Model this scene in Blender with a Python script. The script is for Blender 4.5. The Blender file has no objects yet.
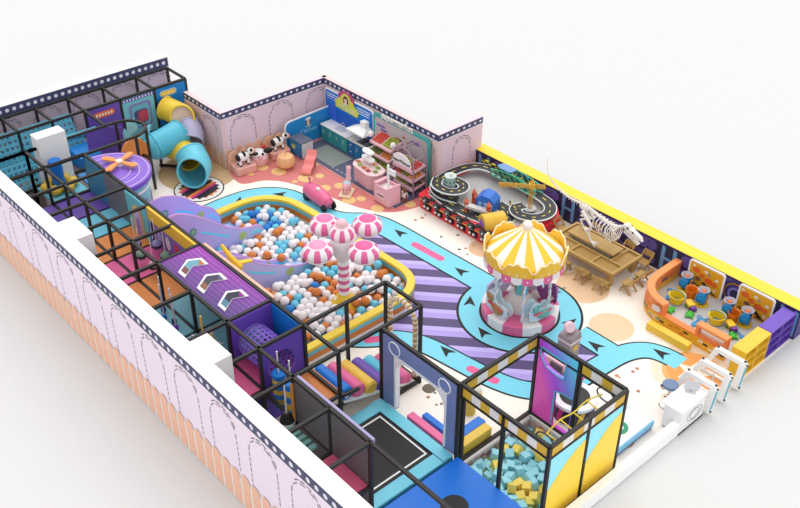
import bpy, bmesh, math, random
from math import sin, cos, pi, radians
from mathutils import Matrix, Vector
random.seed(7)
C = bpy.context.scene.collection
# ------------------------------------------------------------------ materials
def lin(c):
    return c/12.92 if c <= .04045 else ((c+.055)/1.055)**2.4
_m = {}
def m(h, rough=.5, k=.86, metal=0., alpha=1., spec=.35, trans=0.):
    key = (h, rough, k, metal, alpha, trans)
    if key in _m: return _m[key]
    c = [lin(int(h[i:i+2], 16)/255)*k for i in (1, 3, 5)]
    mt = bpy.data.materials.new('finish_'+h[1:]); mt.use_nodes = True
    nt = mt.node_tree; b = nt.nodes['Principled BSDF']
    b.inputs['Roughness'].default_value = rough
    b.inputs['Metallic'].default_value = metal
    b.inputs['Specular IOR Level'].default_value = spec
    b.inputs['Alpha'].default_value = alpha
    b.inputs['Transmission Weight'].default_value = trans
    n = nt.nodes.new('ShaderNodeTexNoise'); n.inputs['Scale'].default_value = 9
    tc = nt.nodes.new('ShaderNodeTexCoord'); nt.links.new(tc.outputs['Object'], n.inputs['Vector'])
    mx = nt.nodes.new('ShaderNodeMix'); mx.data_type = 'RGBA'
    mx.inputs[6].default_value = (*[x*.97 for x in c], 1); mx.inputs[7].default_value = (*[min(1, x*1.03) for x in c], 1)
    nt.links.new(n.outputs['Fac'], mx.inputs[0]); nt.links.new(mx.outputs[2], b.inputs['Base Color'])
    mt.diffuse_color = (*c, 1)
    _m[key] = mt; return mt
def ramp_mat(name, vec_fn, stops, interp='LINEAR', rough=.5, k=.86, alpha=1.):
    """procedural gradient / stripes: vec_fn = (ax, ay, az, offset, mode)"""
    mt = bpy.data.materials.new(name); mt.use_nodes = True
    nt = mt.node_tree; b = nt.nodes['Principled BSDF']; b.inputs['Roughness'].default_value = rough
    b.inputs['Alpha'].default_value = alpha
    tc = nt.nodes.new('ShaderNodeTexCoord'); d = nt.nodes.new('ShaderNodeVectorMath'); d.operation = 'DOT_PRODUCT'
    ax, ay, az, off, frac = vec_fn
    d.inputs[1].default_value = (ax, ay, az); nt.links.new(tc.outputs['Object'], d.inputs[0])
    a = nt.nodes.new('ShaderNodeMath'); a.operation = 'ADD'; a.inputs[1].default_value = off
    nt.links.new(d.outputs['Value'], a.inputs[0]); o = a.outputs[0]
    if frac:
        f = nt.nodes.new('ShaderNodeMath'); f.operation = 'FRACT'; nt.links.new(o, f.inputs[0]); o = f.outputs[0]
    r = nt.nodes.new('ShaderNodeValToRGB'); r.color_ramp.interpolation = interp
    els = r.color_ramp.elements
    while len(els) < len(stops): els.new(.5)
    for e, (p, h) in zip(els, stops):
        e.position = p
    for e, (p, h) in zip(els, stops):
        e.color = (*[lin(int(h[i:i+2], 16)/255)*k for i in (1, 3, 5)], 1)
    nt.links.new(o, r.inputs[0]); nt.links.new(r.outputs[0], b.inputs['Base Color'])
    return mt
BLK = '#262423'; FR = '#2b2926'
# ------------------------------------------------------------------ mesh builder
class MB:
    def __init__(s): s.v = []; s.f = []; s.fm = []; s.mats = []; s.T = Matrix()
    def add(s, vs, fs, mat):
        if mat not in s.mats: s.mats.append(mat)
        i = s.mats.index(mat); n = len(s.v)
        s.v += [s.T @ Vector(p) for p in vs]
        for f in fs: s.f.append([n+j for j in f]); s.fm.append(i)
        return s
    def bx(s, x0, x1, y0, y1, z0, z1, mat):
        vs = [(x, y, z) for z in (z0, z1) for y in (y0, y1) for x in (x0, x1)]
        return s.add(vs, [(0, 2, 3, 1), (4, 5, 7, 6), (0, 1, 5, 4), (1, 3, 7, 5), (3, 2, 6, 7), (2, 0, 4, 6)], mat)
    def prism(s, poly, z0, z1, mat, top=None, side=None):
        a = sum(poly[i][0]*poly[(i+1) % len(poly)][1]-poly[(i+1) % len(poly)][0]*poly[i][1] for i in range(len(poly)))
        if a < 0: poly = poly[::-1]
        n = len(poly)
        vs = [(p[0], p[1], z0) for p in poly]+[(p[0], p[1], z1) for p in poly]
        s.add(vs, [tuple(range(n-1, -1, -1))], mat)
        s.add(vs, [tuple(range(n, 2*n))], top or mat)
        s.add(vs, [(i, (i+1) % n, n+(i+1) % n, n+i) for i in range(n)], side or mat)
        return s
    def plate(s, poly, P, mat, t=0.):
        """polygon given in (s,z), mapped by P(s,z,off) from off=0 to off=t"""
        n = len(poly)
        if t == 0: return s.add([P(a, b, 0) for a, b in poly], [tuple(range(n))], mat)
        vs = [P(a, b, 0) for a, b in poly]+[P(a, b, t) for a, b in poly]
        return s.add(vs, [tuple(range(n-1, -1, -1)), tuple(range(n, 2*n))]+[(i, (i+1) % n, n+(i+1) % n, n+i) for i in range(n)], mat)
    def tube(s, path, r, mat, n=8, closed=False, caps=True, rs=None):
        path = [Vector(p) for p in path]; N = len(path); vs = []; up = Vector((0, 0, 1))
        prev = None
        for i, p in enumerate(path):
            a = path[(i-1) % N] if (i > 0 or closed) else p
            b = path[(i+1) % N] if (i < N-1 or closed) else p
            t = (b-a).normalized()
            if prev is None:
                u = t.cross(up)
                if u.length < .05: u = t.cross(Vector((1, 0, 0)))
            else:
                u = prev-t*prev.dot(t)
            u.normalize(); prev = u; w = t.cross(u)
            rr = rs[i] if rs else r
            for k in range(n):
                th = 2*pi*k/n+ (pi/4 if n == 4 else 0); vs.append(p+u*cos(th)*rr+w*sin(th)*rr)
        fs = []
        for i in range(N if closed else N-1):
            j = (i+1) % N
            for k in range(n): fs.append((i*n+k, i*n+(k+1) % n, j*n+(k+1) % n, j*n+k))
        if caps and not closed: fs += [tuple(range(n-1, -1, -1)), tuple((N-1)*n+k for k in range(n))]
        return s.add(vs, fs, mat)
    def bar(s, p0, p1, w, mat):  # square bar
        return s.tube([p0, p1], w*.7071, mat, n=4)
    def cyl(s, c, r, z0, z1, mat, n=24, r1=None, top=None):
        r1 = r if r1 is None else r1
        vs = [(c[0]+r*cos(2*pi*k/n), c[1]+r*sin(2*pi*k/n), z0) for k in range(n)]+[(c[0]+r1*cos(2*pi*k/n), c[1]+r1*sin(2*pi*k/n), z1) for k in range(n)]
        s.add(vs, [tuple(range(n-1, -1, -1))]+[(k, (k+1) % n, n+(k+1) % n, n+k) for k in range(n)], mat)
        return s.add(vs, [tuple(range(n, 2*n))], top or mat)
    def lathe(s, prof, mat, c=(0, 0, 0), n=24, matfn=None):
        N = len(prof)
        vs = [(c[0]+r*cos(2*pi*k/n), c[1]+r*sin(2*pi*k/n), c[2]+z) for r, z in prof for k in range(n)]
        for k in range(n):
            mt = matfn(k) if matfn else mat
            s.add(vs if k == 0 else [], [], mt)
            base = s._lb if k else len(s.v)-len(vs); s._lb = base
            i = s.mats.index(mt)
            for a in range(N-1):
                s.f.append([base+a*n+k, base+a*n+(k+1) % n, base+(a+1)*n+(k+1) % n, base+(a+1)*n+k]); s.fm.append(i)
        return s
    def sph(s, c, r, mat, n=14, sq=(1, 1, 1)):
        k = n//2
        prof = [(max(1e-4, sin(pi*i/k)), -cos(pi*i/k)) for i in range(k+1)]
        vs = [(c[0]+r*sq[0]*a*cos(2*pi*j/n), c[1]+r*sq[1]*a*sin(2*pi*j/n), c[2]+r*sq[2]*b) for a, b in prof for j in range(n)]
        fs = [(i*n+j, i*n+(j+1) % n, (i+1)*n+(j+1) % n, (i+1)*n+j) for i in range(k) for j in range(n)]
        return s.add(vs, fs, mat)
    def build(s, name, parent=None, loc=None, bevel=0, smooth=35, label=None):
        me = bpy.data.meshes.new(name); me.from_pydata([tuple(v) for v in s.v], [], s.f)
        for mt in s.mats: me.materials.append(mt)
        me.polygons.foreach_set('material_index', s.fm)
        bm = bmesh.new(); bm.from_mesh(me); bmesh.ops.remove_doubles(bm, verts=bm.verts, dist=1e-5)
        bmesh.ops.dissolve_degenerate(bm, edges=bm.edges, dist=1e-6)
        bm.to_mesh(me); bm.free()
        if smooth:
            me.shade_smooth(); me.set_sharp_from_angle(angle=radians(smooth))
        o = bpy.data.objects.new(name, me); C.objects.link(o)
        if parent: o.parent = parent
        if loc: o.location = loc
        if label: o['label'] = label
        if bevel:
            b = o.modifiers.new('edge', 'BEVEL'); b.width = bevel; b.segments = 2; b.limit_method = 'ANGLE'
        return o
def tag(o, label, cat, group=None, kind=None):
    if label: o['label'] = label
    if cat: o['category'] = cat
    if group: o['group'] = group
    if kind: o['kind'] = kind
    return o
def thing(name, label, cat, loc=(0, 0, 0), rz=0, group=None):
    o = bpy.data.objects.new(name, None); C.objects.link(o); o.location = loc; o.rotation_euler.z = rz
    o.empty_display_size = .1
    return tag(o, label, cat, group)
def dup(root, loc, rz=0, label=None, group=None, parent=None):
    r = root.copy(); C.objects.link(r); r.location = loc; r.rotation_euler = (0, 0, rz)
    if parent: r.parent = parent
    if label: r['label'] = label
    if group: r['group'] = group
    for ch in list(root.children):
        c = ch.copy(); C.objects.link(c); c.parent = r
        for g in ch.children:
            d = g.copy(); C.objects.link(d); d.parent = c
    return r
def circ(cx, cy, r, n=32, ry=None, a0=0, a1=2*pi):
    ry = r if ry is None else ry
    e = 0 if abs(a1-a0-2*pi) < 1e-6 else 1
    return [(cx+r*cos(a0+(a1-a0)*i/(n-(1 if e else 0))), cy+ry*sin(a0+(a1-a0)*i/(n-(1 if e else 0)))) for i in range(n)]
def rrect(x0, x1, y0, y1, r, n=6):
    p = []
    for cx, cy, a in ((x1-r, y0+r, -pi/2), (x1-r, y1-r, 0), (x0+r, y1-r, pi/2), (x0+r, y0+r, pi)):
        p += [(cx+r*cos(a+pi/2*i/n), cy+r*sin(a+pi/2*i/n)) for i in range(n+1)]
    return p
def smooth_path(pts, it=3, closed=False):
    for _ in range(it):
        q = []
        N = len(pts)
        if not closed: q.append(pts[0])
        for i in range(N if closed else N-1):
            a = pts[i]; b = pts[(i+1) % N]
            q.append(tuple(a[k]*.75+b[k]*.25 for k in range(len(a)))); q.append(tuple(a[k]*.25+b[k]*.75 for k in range(len(a))))
        if not closed: q.append(pts[-1])
        pts = q
    return pts
def offs(pts, w):
    L = []; R = []
    for i, p in enumerate(pts):
        a = pts[max(0, i-1)]; b = pts[min(len(pts)-1, i+1)]
        dx, dy = b[0]-a[0], b[1]-a[1]; l = math.hypot(dx, dy) or 1
        L.append((p[0]-dy/l*w, p[1]+dx/l*w)); R.append((p[0]+dy/l*w, p[1]-dx/l*w))
    return L, R
def ribbon(mb, pts, w, z, mat, t=.0015):
    L, R = offs(pts, w/2)
    zs = [p[2] if len(p) > 2 else z for p in pts]
    n = len(pts)
    vs = [(*L[i], zs[i]) for i in range(n)]+[(*R[i], zs[i]) for i in range(n)]+[(*L[i], zs[i]-t) for i in range(n)]+[(*R[i], zs[i]-t) for i in range(n)]
    fs = []
    for i in range(n-1):
        fs += [(i+n, i+1+n, i+1, i), (i+2*n, i+1+2*n, i+1+3*n, i+3*n), (i, i+1, i+1+2*n, i+2*n), (i+n+2*n, i+1+3*n, i+1+n, i+n)]
    fs += [(0, 2*n, 3*n, n), (n-1, 2*n-1, 4*n-1, 3*n-1)]
    return mb.add(vs, fs, mat)
def text(name, body, size, mat, M, parent, ext=.006):
    cu = bpy.data.curves.new(name, 'FONT'); cu.body = body; cu.size = size; cu.extrude = ext; cu.align_x = 'CENTER'; cu.align_y = 'CENTER'
    tmp = bpy.data.objects.new(name, cu); C.objects.link(tmp)
    dg = bpy.context.evaluated_depsgraph_get(); me = bpy.data.meshes.new_from_object(tmp.evaluated_get(dg))
    bpy.data.objects.remove(tmp)
    me.materials.clear(); me.materials.append(mat)
    o = bpy.data.objects.new(name, me); C.objects.link(o); o.parent = parent; o.matrix_local = M
    return o
RXY = lambda x, y, z, ang=0: Matrix.Translation((x, y, z)) @ Matrix.Rotation(ang, 4, 'Z') @ Matrix.Rotation(pi/2, 4, 'X')

# ------------------------------------------------------------------ printed wall pattern
def pattern(mb, P, s0, s1, H, bz, zt, dsp, asp, a0, aw, atop, sct, scw, bandc='#474b70', dash='#77708c', sc='#fac4a8', out='#fffaf6', oblong=1., dotr=.065, sflip=1):
    Q = lambda o: (lambda a, b, t: P(a, b, o+t))
    mb.plate([(s0, bz), (s1, bz), (s1, zt), (s0, zt)], Q(.006), m(bandc))
    mb.plate([(s0, bz-.03), (s1, bz-.03), (s1, bz), (s0, bz)], Q(.005), m('#f7eef8'))
    k = s0+dsp/2
    while k < s1:
        mb.plate(circ(k, (bz+zt)/2, dotr*oblong, 12, dotr), Q(.011), m('#efeaf8')); k += dsp
    c = a0
    while c < s1-aw*.6:
        if c > s0+aw*.6:
            zs = atop-aw*1.05
            path = [(c-aw, sct*.95), (c-aw, zs)]+[(c-aw*cos(pi*i/16), zs+(atop-zs)*sin(pi*i/16)) for i in range(1, 16)]+[(c+aw, zs), (c+aw, sct*.95)]
            dense = []
            for i in range(len(path)-1):
                a, b = path[i], path[i+1]; L = math.hypot(b[0]-a[0], b[1]-a[1]); q = max(1, int(L/.05))
                for j in range(q): dense.append((a[0]+(b[0]-a[0])*j/q, a[1]+(b[1]-a[1])*j/q))
            for j in range(0, len(dense)-2, 3):
                a, b = dense[j], dense[j+2]; dx, dy = b[0]-a[0], b[1]-a[1]; L = math.hypot(dx, dy); nx, ny = -dy/L*.012, dx/L*.012
                mb.plate([(a[0]+nx, a[1]+ny), (a[0]-nx, a[1]-ny), (b[0]-nx, b[1]-ny), (b[0]+nx, b[1]+ny)], Q(.008), m(dash))
            for j in range(5):
                t0 = pi*(.28+.12*j); t1 = t0+pi*.09
                q = [(c-(aw+.07)*cos(t), zs+(atop+.08-zs)*sin(t)) for t in (t0, (t0+t1)/2, t1)]
                q2 = [(c-(aw+.05)*cos(t), zs+(atop+.06-zs)*sin(t)) for t in (t1, (t0+t1)/2, t0)]
                mb.plate(q+q2, Q(.008), m('#3c3850'))
        c += asp
    k = s0+scw/2; j = 0
    while k < s1-scw*.3:
        top = sct+(.03 if j % 3 == 1 else 0)
        for g, mt, o in ((0, out, .012), (.03, sc, .016)):
            w = scw/2-g
            mb.plate([(k-w, 0.02), (k+w, 0.02)]+[(k+w*cos(pi*i/10), top-w*1.1-g*.3+w*1.1*sin(pi*i/10)) for i in range(11)], Q(o), m(mt))
        k += scw; j += 1

# ------------------------------------------------------------------ ground, floor
G = MB(); g = m('#f1f1f1', .9, .725); hx0, hx1, hy0, hy1 = -2.66, -.39, 4.32, 6.6
for a in ((-220, hx0, -220, 220), (hx1, 220, -220, 220), (hx0, hx1, -220, hy0), (hx0, hx1, hy1, 220)): G.bx(*a, -.3, -.02, g)
tag(G.build('floor', smooth=0), 'pale grey ground around the play centre', None, kind='structure')['label'] = 'pale grey ground around the play centre'
F = MB(); cream = m('#f8efe5', .7, .97)
def rects(mb, x0, x1, y0, y1, z0, z1, mt):
    for a in ((x0, hx0, y0, y1), (hx1, x1, y0, y1), (hx0, hx1, y0, hy0), (hx0, hx1, hy1, y1)): mb.bx(*a, z0, z1, mt)
rects(F, -17.45, 0, .0, 13.9, -.02, .0, cream)
F.bx(-21.2, -17.45, .3, 7.75, -.02, 0, cream)
floor = F.build('floor', smooth=0); tag(floor, 'cream play floor with printed shapes', None, kind='structure')
def decal(name, label=None):
    return name, label
# pink zone, road mat, circles, track
mb = MB(); mb.prism(smooth_path([(-17.42, 7.8), (-16.6, 7.55), (-16.15, 7.6), (-16.0, 8.3), (-15.3, 8.85), (-13.6, 9.3), (-12.4, 9.55), (-11.6, 10.1), (-11.3, 10.9), (-11.2, 12.05), (-17.42, 12.05)], 2), .0, .004, m('#de8482', .6))
for x, y, r in ((-16.7, 8.75, .22), (-16.1, 9.0, .27), (-15.15, 9.4, .27), (-14.95, 9.85, .16), (-16.35, 9.55, .2), (-14.2, 9.5, .2), (-14.0, 9.95, .2), (-13.1, 9.6, .24), (-16.95, 8.15, .2), (-17.0, 9.3, .16), (-12.9, 9.95, .16), (-11.6, 10.9, .2), (-12.1, 9.95, .22), (-15.7, 10.2, .16), (-16.6, 8.2, .12), (-15.2, 9.0, .1), (-14.6, 9.1, .14)):
    mb.prism(circ(x, y, r, 20, r*.9), .004, .007, m('#f3c987', .6))
mb.build('pink_play_zone', floor, smooth=0)
mb = MB(); mb.bx(-16.9, -11.75, 10.33, 12.06, .004, .035, m('#5d6079', .7))
for k in range(18): mb.bx(-16.1+k*.24, -15.97+k*.24, 10.5, 10.53, .035, .038, m('#c8cbe0'))
for k in range(8): mb.bx(-11.95, -11.92, 10.5+k*.2, 10.6+k*.2, .035, .038, m('#c8cbe0'))
for k in range(8): mb.bx(-15.2+k*.26, -15.05+k*.26, 11.28, 11.31, .035, .038, m('#b9bcd2'))
mb.bx(-16.9, -11.75, 10.3, 10.33, .004, .034, m('#f3b8ae')); mb.build('road_print_mat', floor, smooth=0)
mb = MB()
for x, y, r, c, h in ((-17.9, 7.0, 1.35, '#d9b58a', .0025), (-3.45, 10.72, .6, '#f6d5ae', .004), (-5.1, 11.55, .75, '#f4cfa6', .003), (-1.0, 10.8, 1.02, '#fbe6cd', .004), (-8.3, 10.85, .45, '#f2c9a2', .004), (-3.65, 9.25, .0, '#f6d5ae', .004), (-.75, 7.6, .3, '#d9a25a', .004)):
    if r: mb.prism(circ(x, y, r, 40), .0, h, m(c, .6))
mb.prism(circ(-.95, 10.8, .78, 40), .004, .006, m('#f7b56c', .6)); mb.prism(circ(-.95, 10.8, .66, 40), .006, .008, m('#f9a556', .6))
mb.prism([(-.95+r*cos(a), 10.8+r*sin(a)) for a, r in [(i*pi/5, .5 if i % 2 else .22) for i in range(10)]], .008, .010, m('#fff2dd'))
mb.prism(circ(-4.95, 5.45, .17, 20), 0, .004, m('#6b5c48')); 
random.seed(3)
for k in range(34):
    x, y = random.choice([(random.uniform(-11, -7), random.uniform(10.2, 10.9)), (random.uniform(-7, -4), random.uniform(11, 11.5)), (random.uniform(-5, -3), random.uniform(4.9, 6)), (random.uniform(-2.2, -.5), random.uniform(8.8, 9.9))])
    mb.prism(circ(x, y, random.uniform(.03, .06), 8), .0, .005, m(random.choice(['#c98f6a', '#9a9488', '#b8815c', '#6a6258'])))
mb.build('round_floor_prints', floor, smooth=0)
zone = ramp_mat('striped_vinyl', (-.67/.74, .742/.74, 0, .3, True), [(0, '#b7a4ee'), (.3, '#c9b9fb'), (.52, '#5a4a7c')], 'CONSTANT', .6)
mb = MB(); mb.prism([(-12.0, 7.8), (-11.9, 9.7), (-7.3, 9.7), (-5.4, 9.6), (-4, 9.5), (-2.95, 9.9), (-2.75, 8.4), (-3.2, 7.3), (-4.2, 6.9), (-5.1, 6.78), (-6.2, 6.62), (-6.9, 6.3), (-7.35, 5.7), (-7.6, 4.5), (-8.2, 4.5), (-8.2, 7)], 0, .004, zone)
mb.build('striped_play_zone', floor, smooth=0)
cy = m('#7fdcf3', .45); bl = m('#1c1c1e', .6); pk = m('#f0699d', .5)
t1 = smooth_path([(-15.45, 5.6), (-15.5, 6.6), (-15.4, 7.5), (-14.9, 8.15), (-14.1, 8.35), (-12.9, 8.38), (-12.25, 8.7), (-11.8, 9.25), (-11.1, 9.45), (-9.5, 9.5), (-7.6, 9.58), (-6.9, 9.6)])
t2 = smooth_path([(-8.1, 4.9), (-7.45, 5.4), (-6.95, 6.15), (-6.3, 6.52), (-5.1, 6.7), (-4.1, 6.85), (-3.3, 7.15), (-2.85, 7.7), (-2.72, 8.5), (-2.68, 9.3), (-2.6, 10.1), (-2.3, 10.65), (-1.85, 10.83), (-1.35, 10.85)])
t3 = [(-3.9, 9.88), (-2.85, 9.88)]
mb = MB()
for t, w in ((t1, .93), (t2, .68)): ribbon(mb, t, w, .0075, bl, .006)
ribbon(mb, t3, .74, .0060, bl, .004)
mb.prism(circ(-5.5, 9.35, 1.72, 64), .001, .0078, bl)
for t, w, zz in ((t1, .82, .0105), (t2, .58, .0103), (t3, .64, .0100)): ribbon(mb, t, w, zz, cy, .0015)
mb.prism(circ(-5.5, 9.35, 1.65, 64), .008, .0107, cy)
mb.prism(circ(-5.5, 9.35, 1.1, 64), .0108, .0125, bl)
def arrow(x, y, a, s=.2):
    p = [(s, 0), (-s*.9, s*.7), (-s*.45, 0), (-s*.9, -s*.7)]
    mb.prism([(x+u*cos(a)-v*sin(a), y+u*sin(a)+v*cos(a)) for u, v in p], .011, .0135, bl)
for x, y, a in ((-10.59, 9.54, pi), (-7.93, 9.51, pi), (-6.75, 8.7, 2.3), (-5.58, 8.0, 2.9), (-5.69, 6.75, 3.05), (-4.29, 10.05, 1.6), (-5.5, 10.75, .7), (-3.26, 9.78, pi), (-1.95, 10.8, pi), (-15.39, 6.92, -1.4), (-14.87, 8.14, -2.4)): arrow(x, y, a, .24)
for p0, p1 in (((-9.82, 9.45), (-8.75, 9.52)), ((-15.3, 5.75), (-15.32, 6.3)), ((-4.78, 6.72), (-4.05, 6.86)), ((-2.72, 8.97), (-2.74, 8.3)), ((-7.35, 5.5), (-7.0, 6.1))):
    a = math.atan2(p1[1]-p0[1], p1[0]-p0[0]); L = math.hypot(p1[0]-p0[0], p1[1]-p0[1])
    q = rrect(-.1, L+.1, -.12, .12, .11)
    mb.prism([(p0[0]+u*cos(a)-v*sin(a), p0[1]+u*sin(a)+v*cos(a)) for u, v in q], .011, .013, pk)
mb.build('cyan_race_track_print', floor, smooth=0)
mb = MB(); mb.prism(circ(-16.9, 6.37, .78, 40), .004, .012, m('#f8f2ee')); mb.prism(circ(-16.9, 6.37, .82, 40), .004, .010, bl)
tm = ramp_mat('striped_target', (1.9, .5, 0, .2, True), [(0, '#2a2030'), (.35, '#f08a3c'), (.6, '#e0308a'), (.8, '#2a2030')], 'CONSTANT')
mb.prism([(-16.9+(.68 if i % 2 else .58)*cos(i*pi/18), 6.37+(.68 if i % 2 else .58)*sin(i*pi/18)) for i in range(36)], .012, .016, tm)
mb.build('striped_landing_target', floor, smooth=0)

# ------------------------------------------------------------------ walls
PK = '#fbeafa'
def wall(name, box, mt, pats, label, top=None):
    w = MB(); x0, x1, y0, y1, z0, z1 = box; w.bx(*box, mt)
    if top: w.bx(x0, x1, y0, y1, z1, z1+.012, top)
    for f in pats: f(w)
    o = w.build(name, smooth=0); tag(o, label, None, kind='structure'); return o
W = m('#ffffff', .6, .92)
wall('wall_left', (-21.7, .05, .0, .38, 0, 3.0), m(PK, .6),
     [lambda w: pattern(w, lambda a, b, o: (a, -o, b), -21.7, .05, 3, 2.72, 2.995,   .255, 1.41, -12.42-1.41*6, .48, 2.57, 1.05, .365, dash='#8d86a2')],
     'long pink outer wall with arch print and white top', W)
wall('wall_back', (-21.7, -21.3, .38, 8.2, 0, 2.69), m('#dfcadb', .6),
     [lambda w: pattern(w, lambda a, b, o: (-21.3+o, a, b), .38, 8.2, 2.7, 2.36, 2.685, .235, 1.37, .86, .5, 2.2, .9, .37)],
     'mauve back wall with dark spotted band and white top', m('#f2f0ee'))
kw = dict(bandc='#474b70', oblong=1.25, dotr=.045)
wall('wall_pink_corner', (-19.7, -17.45, 7.78, 7.93, 0, 2.05), m('#ecd0d4', .6),
     [lambda w: pattern(w, lambda a, b, o: (a, 7.78-o, b), -19.7, -17.45, 2.07, 1.83, 2.045, .25, 1.6, -18.2, .45, 1.62, .62, .38, **kw)],
     'short pink wall beside the tube slides')
wall('wall_kitchen_side', (-17.6, -17.45, 7.93, 12.25, 0, 2.05), m('#eed8e6', .6),
     [lambda w: pattern(w, lambda a, b, o: (-17.45+o, a, b), 7.79, 12.1, 2.07, 1.83, 2.045, .25, 1.58, 8.6, .5, 1.68, .66, .385, **kw)],
     'pink wall with arches behind the cow seats')
wall('wall_supermarket', (-17.6, -11.6, 12.1, 12.25, 0, 2.05), m('#eed0d0', .6),
     [lambda w: pattern(w, lambda a, b, o: (a, 12.1-o, b), -17.45, -11.6, 2.07, 1.83, 2.045, .25, 1.6, -17, .45, 1.62, .62, .38, **kw)],
     'pink wall behind kitchen and supermarket corners')
wall('wall_pink_end', (-11.75, -11.6, 12.25, 14.1, 0, 2.05), m('#eed4e2', .6),
     [lambda w: pattern(w, lambda a, b, o: (-11.6+o, a, b), 12.1, 14.1, 2.07, 1.83, 2.045, .25, 1.3, 13.15, .4, 1.6, .66, .4, **kw)],
     'short pink end wall beside the race table')
def yellowpat(w):
    P = lambda o: (lambda a, b, t: (a, 13.85-o-t, b))
    nv = m('#2d2b4e'); pu = m('#67549f'); lb = m('#6f9fd0'); w.plate([(-11.6, 0), (.03, 0), (.03, .9), (-11.6, .9)], P(.004), nv)
    for x in (-11.2, -7.62, -3.95, -.25):
        for s in (-.24, .14): w.plate([(x+s, .1), (x+s+.12, .06), (x+s+.12, .84), (x+s, .88)], P(.012), lb)
        w.plate([(x-.14, .42), (x+.14, .42), (x+.14, .52), (x-.14, .52)], P(.013), lb)
    for x0, x1 in ((-10.8, -8.0), (-7.2, -4.35), (-3.55, -.6)):
        for z0, z1 in ((.05, .42), (.5, .87)):
            c = .12; w.plate([(x0+c, z0), (x1-c, z0), (x1, z0+c), (x1, z1-c), (x1-c, z1), (x0+c, z1), (x0, z1-c), (x0, z0+c)], P(.010), pu)
        xc = (x0+x1)/2+.3
        for r, cc, o in ((.42, '#3b3478', .014), (.36, '#a2703f', .016), (.3, '#3b3478', .018), (.22, '#8a7bd0', .02), (.15, '#2d2b4e', .022)):
            w.plate(circ(xc, .45, r, 28), P(o), m(cc))
        for k in range(4): w.plate(circ(x1-.3, .16+.2*k, .03, 8), P(.016), nv); w.plate(circ(x0+.3, .16+.2*k, .03, 8), P(.016), nv)
wall('wall_right', (-11.75, .05, 13.85, 14.3, 0, .93), m('#4a3d80', .6), [yellowpat], 'low purple wall with wide yellow top', m('#ffdc3a', .5))
wl = MB(); wl.bx(-.13, .05, .38, 8.66, 0, .38, W); tag(wl.build('wall_front', bevel=.01, smooth=0), 'low white kerb wall along the entrance side', None, kind='structure')
for nm, x0, x1, y0, y1, lb in (('trim_1', -18.76, -18.3, 2.05, 2.95, 'white building column behind the blue nets'), ('trim_2', -13.66, -12.6, .5, .95, 'white column against the long left wall by the purple deck'), ('trim_3', -7.32, -6.36, .5, .95, 'white column against the long left wall by the striped bags')):
    c = MB(); c.bx(x0, x1, y0, y1, 0, 2.78, m('#f2f2f2', .6)); tag(c.build(nm, bevel=.01, smooth=0), lb, None, kind='structure')

# ------------------------------------------------------------------ climbing structure
fr = m(FR, .55)
ZT = 2.4; BW = .074
XS = [-18.5, -17.25, -15.95, -14.7, -13.43, -12.15, -10.87, -9.32, -7.77, -6.52, -5.27, -4.02, -2.75]
R0, R1, R2, R3 = .52, 1.72, 2.95, 4.2
S = thing('climbing_structure', 'long two level play structure of black square tubes running beside the long left wall', 'play structure', (-12, 1.7, 0))
def L_(p): return (p[0]+12, p[1]-1.7, p[2])
def beam(a, b, parent=S, fn=L_, w=BW, name='beam', mt=None):
    q = MB(); q.bar(fn(a), fn(b), w, mt or fr); return q.build(name, parent, smooth=0)
def post(x, y, z0=0, z1=ZT, parent=S, fn=L_):
    q = MB(); q.bar(fn((x, y, z0)), fn((x, y, z1)), BW, fr); return q.build('post', parent, smooth=0)
for y in (R0, R1, R2):
    for x in XS:
        if y == R2 and (x in (-9.32,) or x > -5): continue
        post(x, y)
beam((-21.1, R0, ZT), (-2.75, R0, ZT)); beam((-18.5, R1, ZT), (-.3, R1, ZT)); beam((-17.25, R2, ZT), (-5.27, R2, ZT))
for x in XS:
    y1 = R2 if x < -5 else R1
    if x in (-9.32,): y1 = R1
    beam((x, R0, ZT), (x, y1, ZT))
    beam((x, R0, 1.12), (x, R2 if x < -5 else R1, 1.12))
for y in (R0, R1, R2): beam((-17.25, y, 1.12), (-5.27 if y == R2 else -2.75, y, 1.12))
# D loop over the purple roof
def dpath(x0, x1, y0, yc, z, n=12):
    xc = (x0+x1)/2; r = (x1-x0)/2
    return [(x0, y0, z)]+[(xc-r*cos(pi*i/n), yc+r*1.05*sin(pi*i/n), z) for i in range(n+1)]+[(x1, y0, z)]
q = MB(); q.tube([L_(p) for p in dpath(-18.5, -17.22, R0, 4.58, ZT)], BW*.7071, fr, n=4); q.build('curved_rail', S, smooth=0)
q = MB(); q.tube([L_(p) for p in dpath(-18.5, -17.22, R1, 4.58, 1.2)], BW*.7071, fr, n=4); q.build('curved_rail', S, smooth=0)
for x, y in ((-18.5, 4.65), (-17.22, 4.65), (-17.86, 5.32), (-18.5, 1.72), (-18.5, 2.95)): post(x, y)
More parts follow.
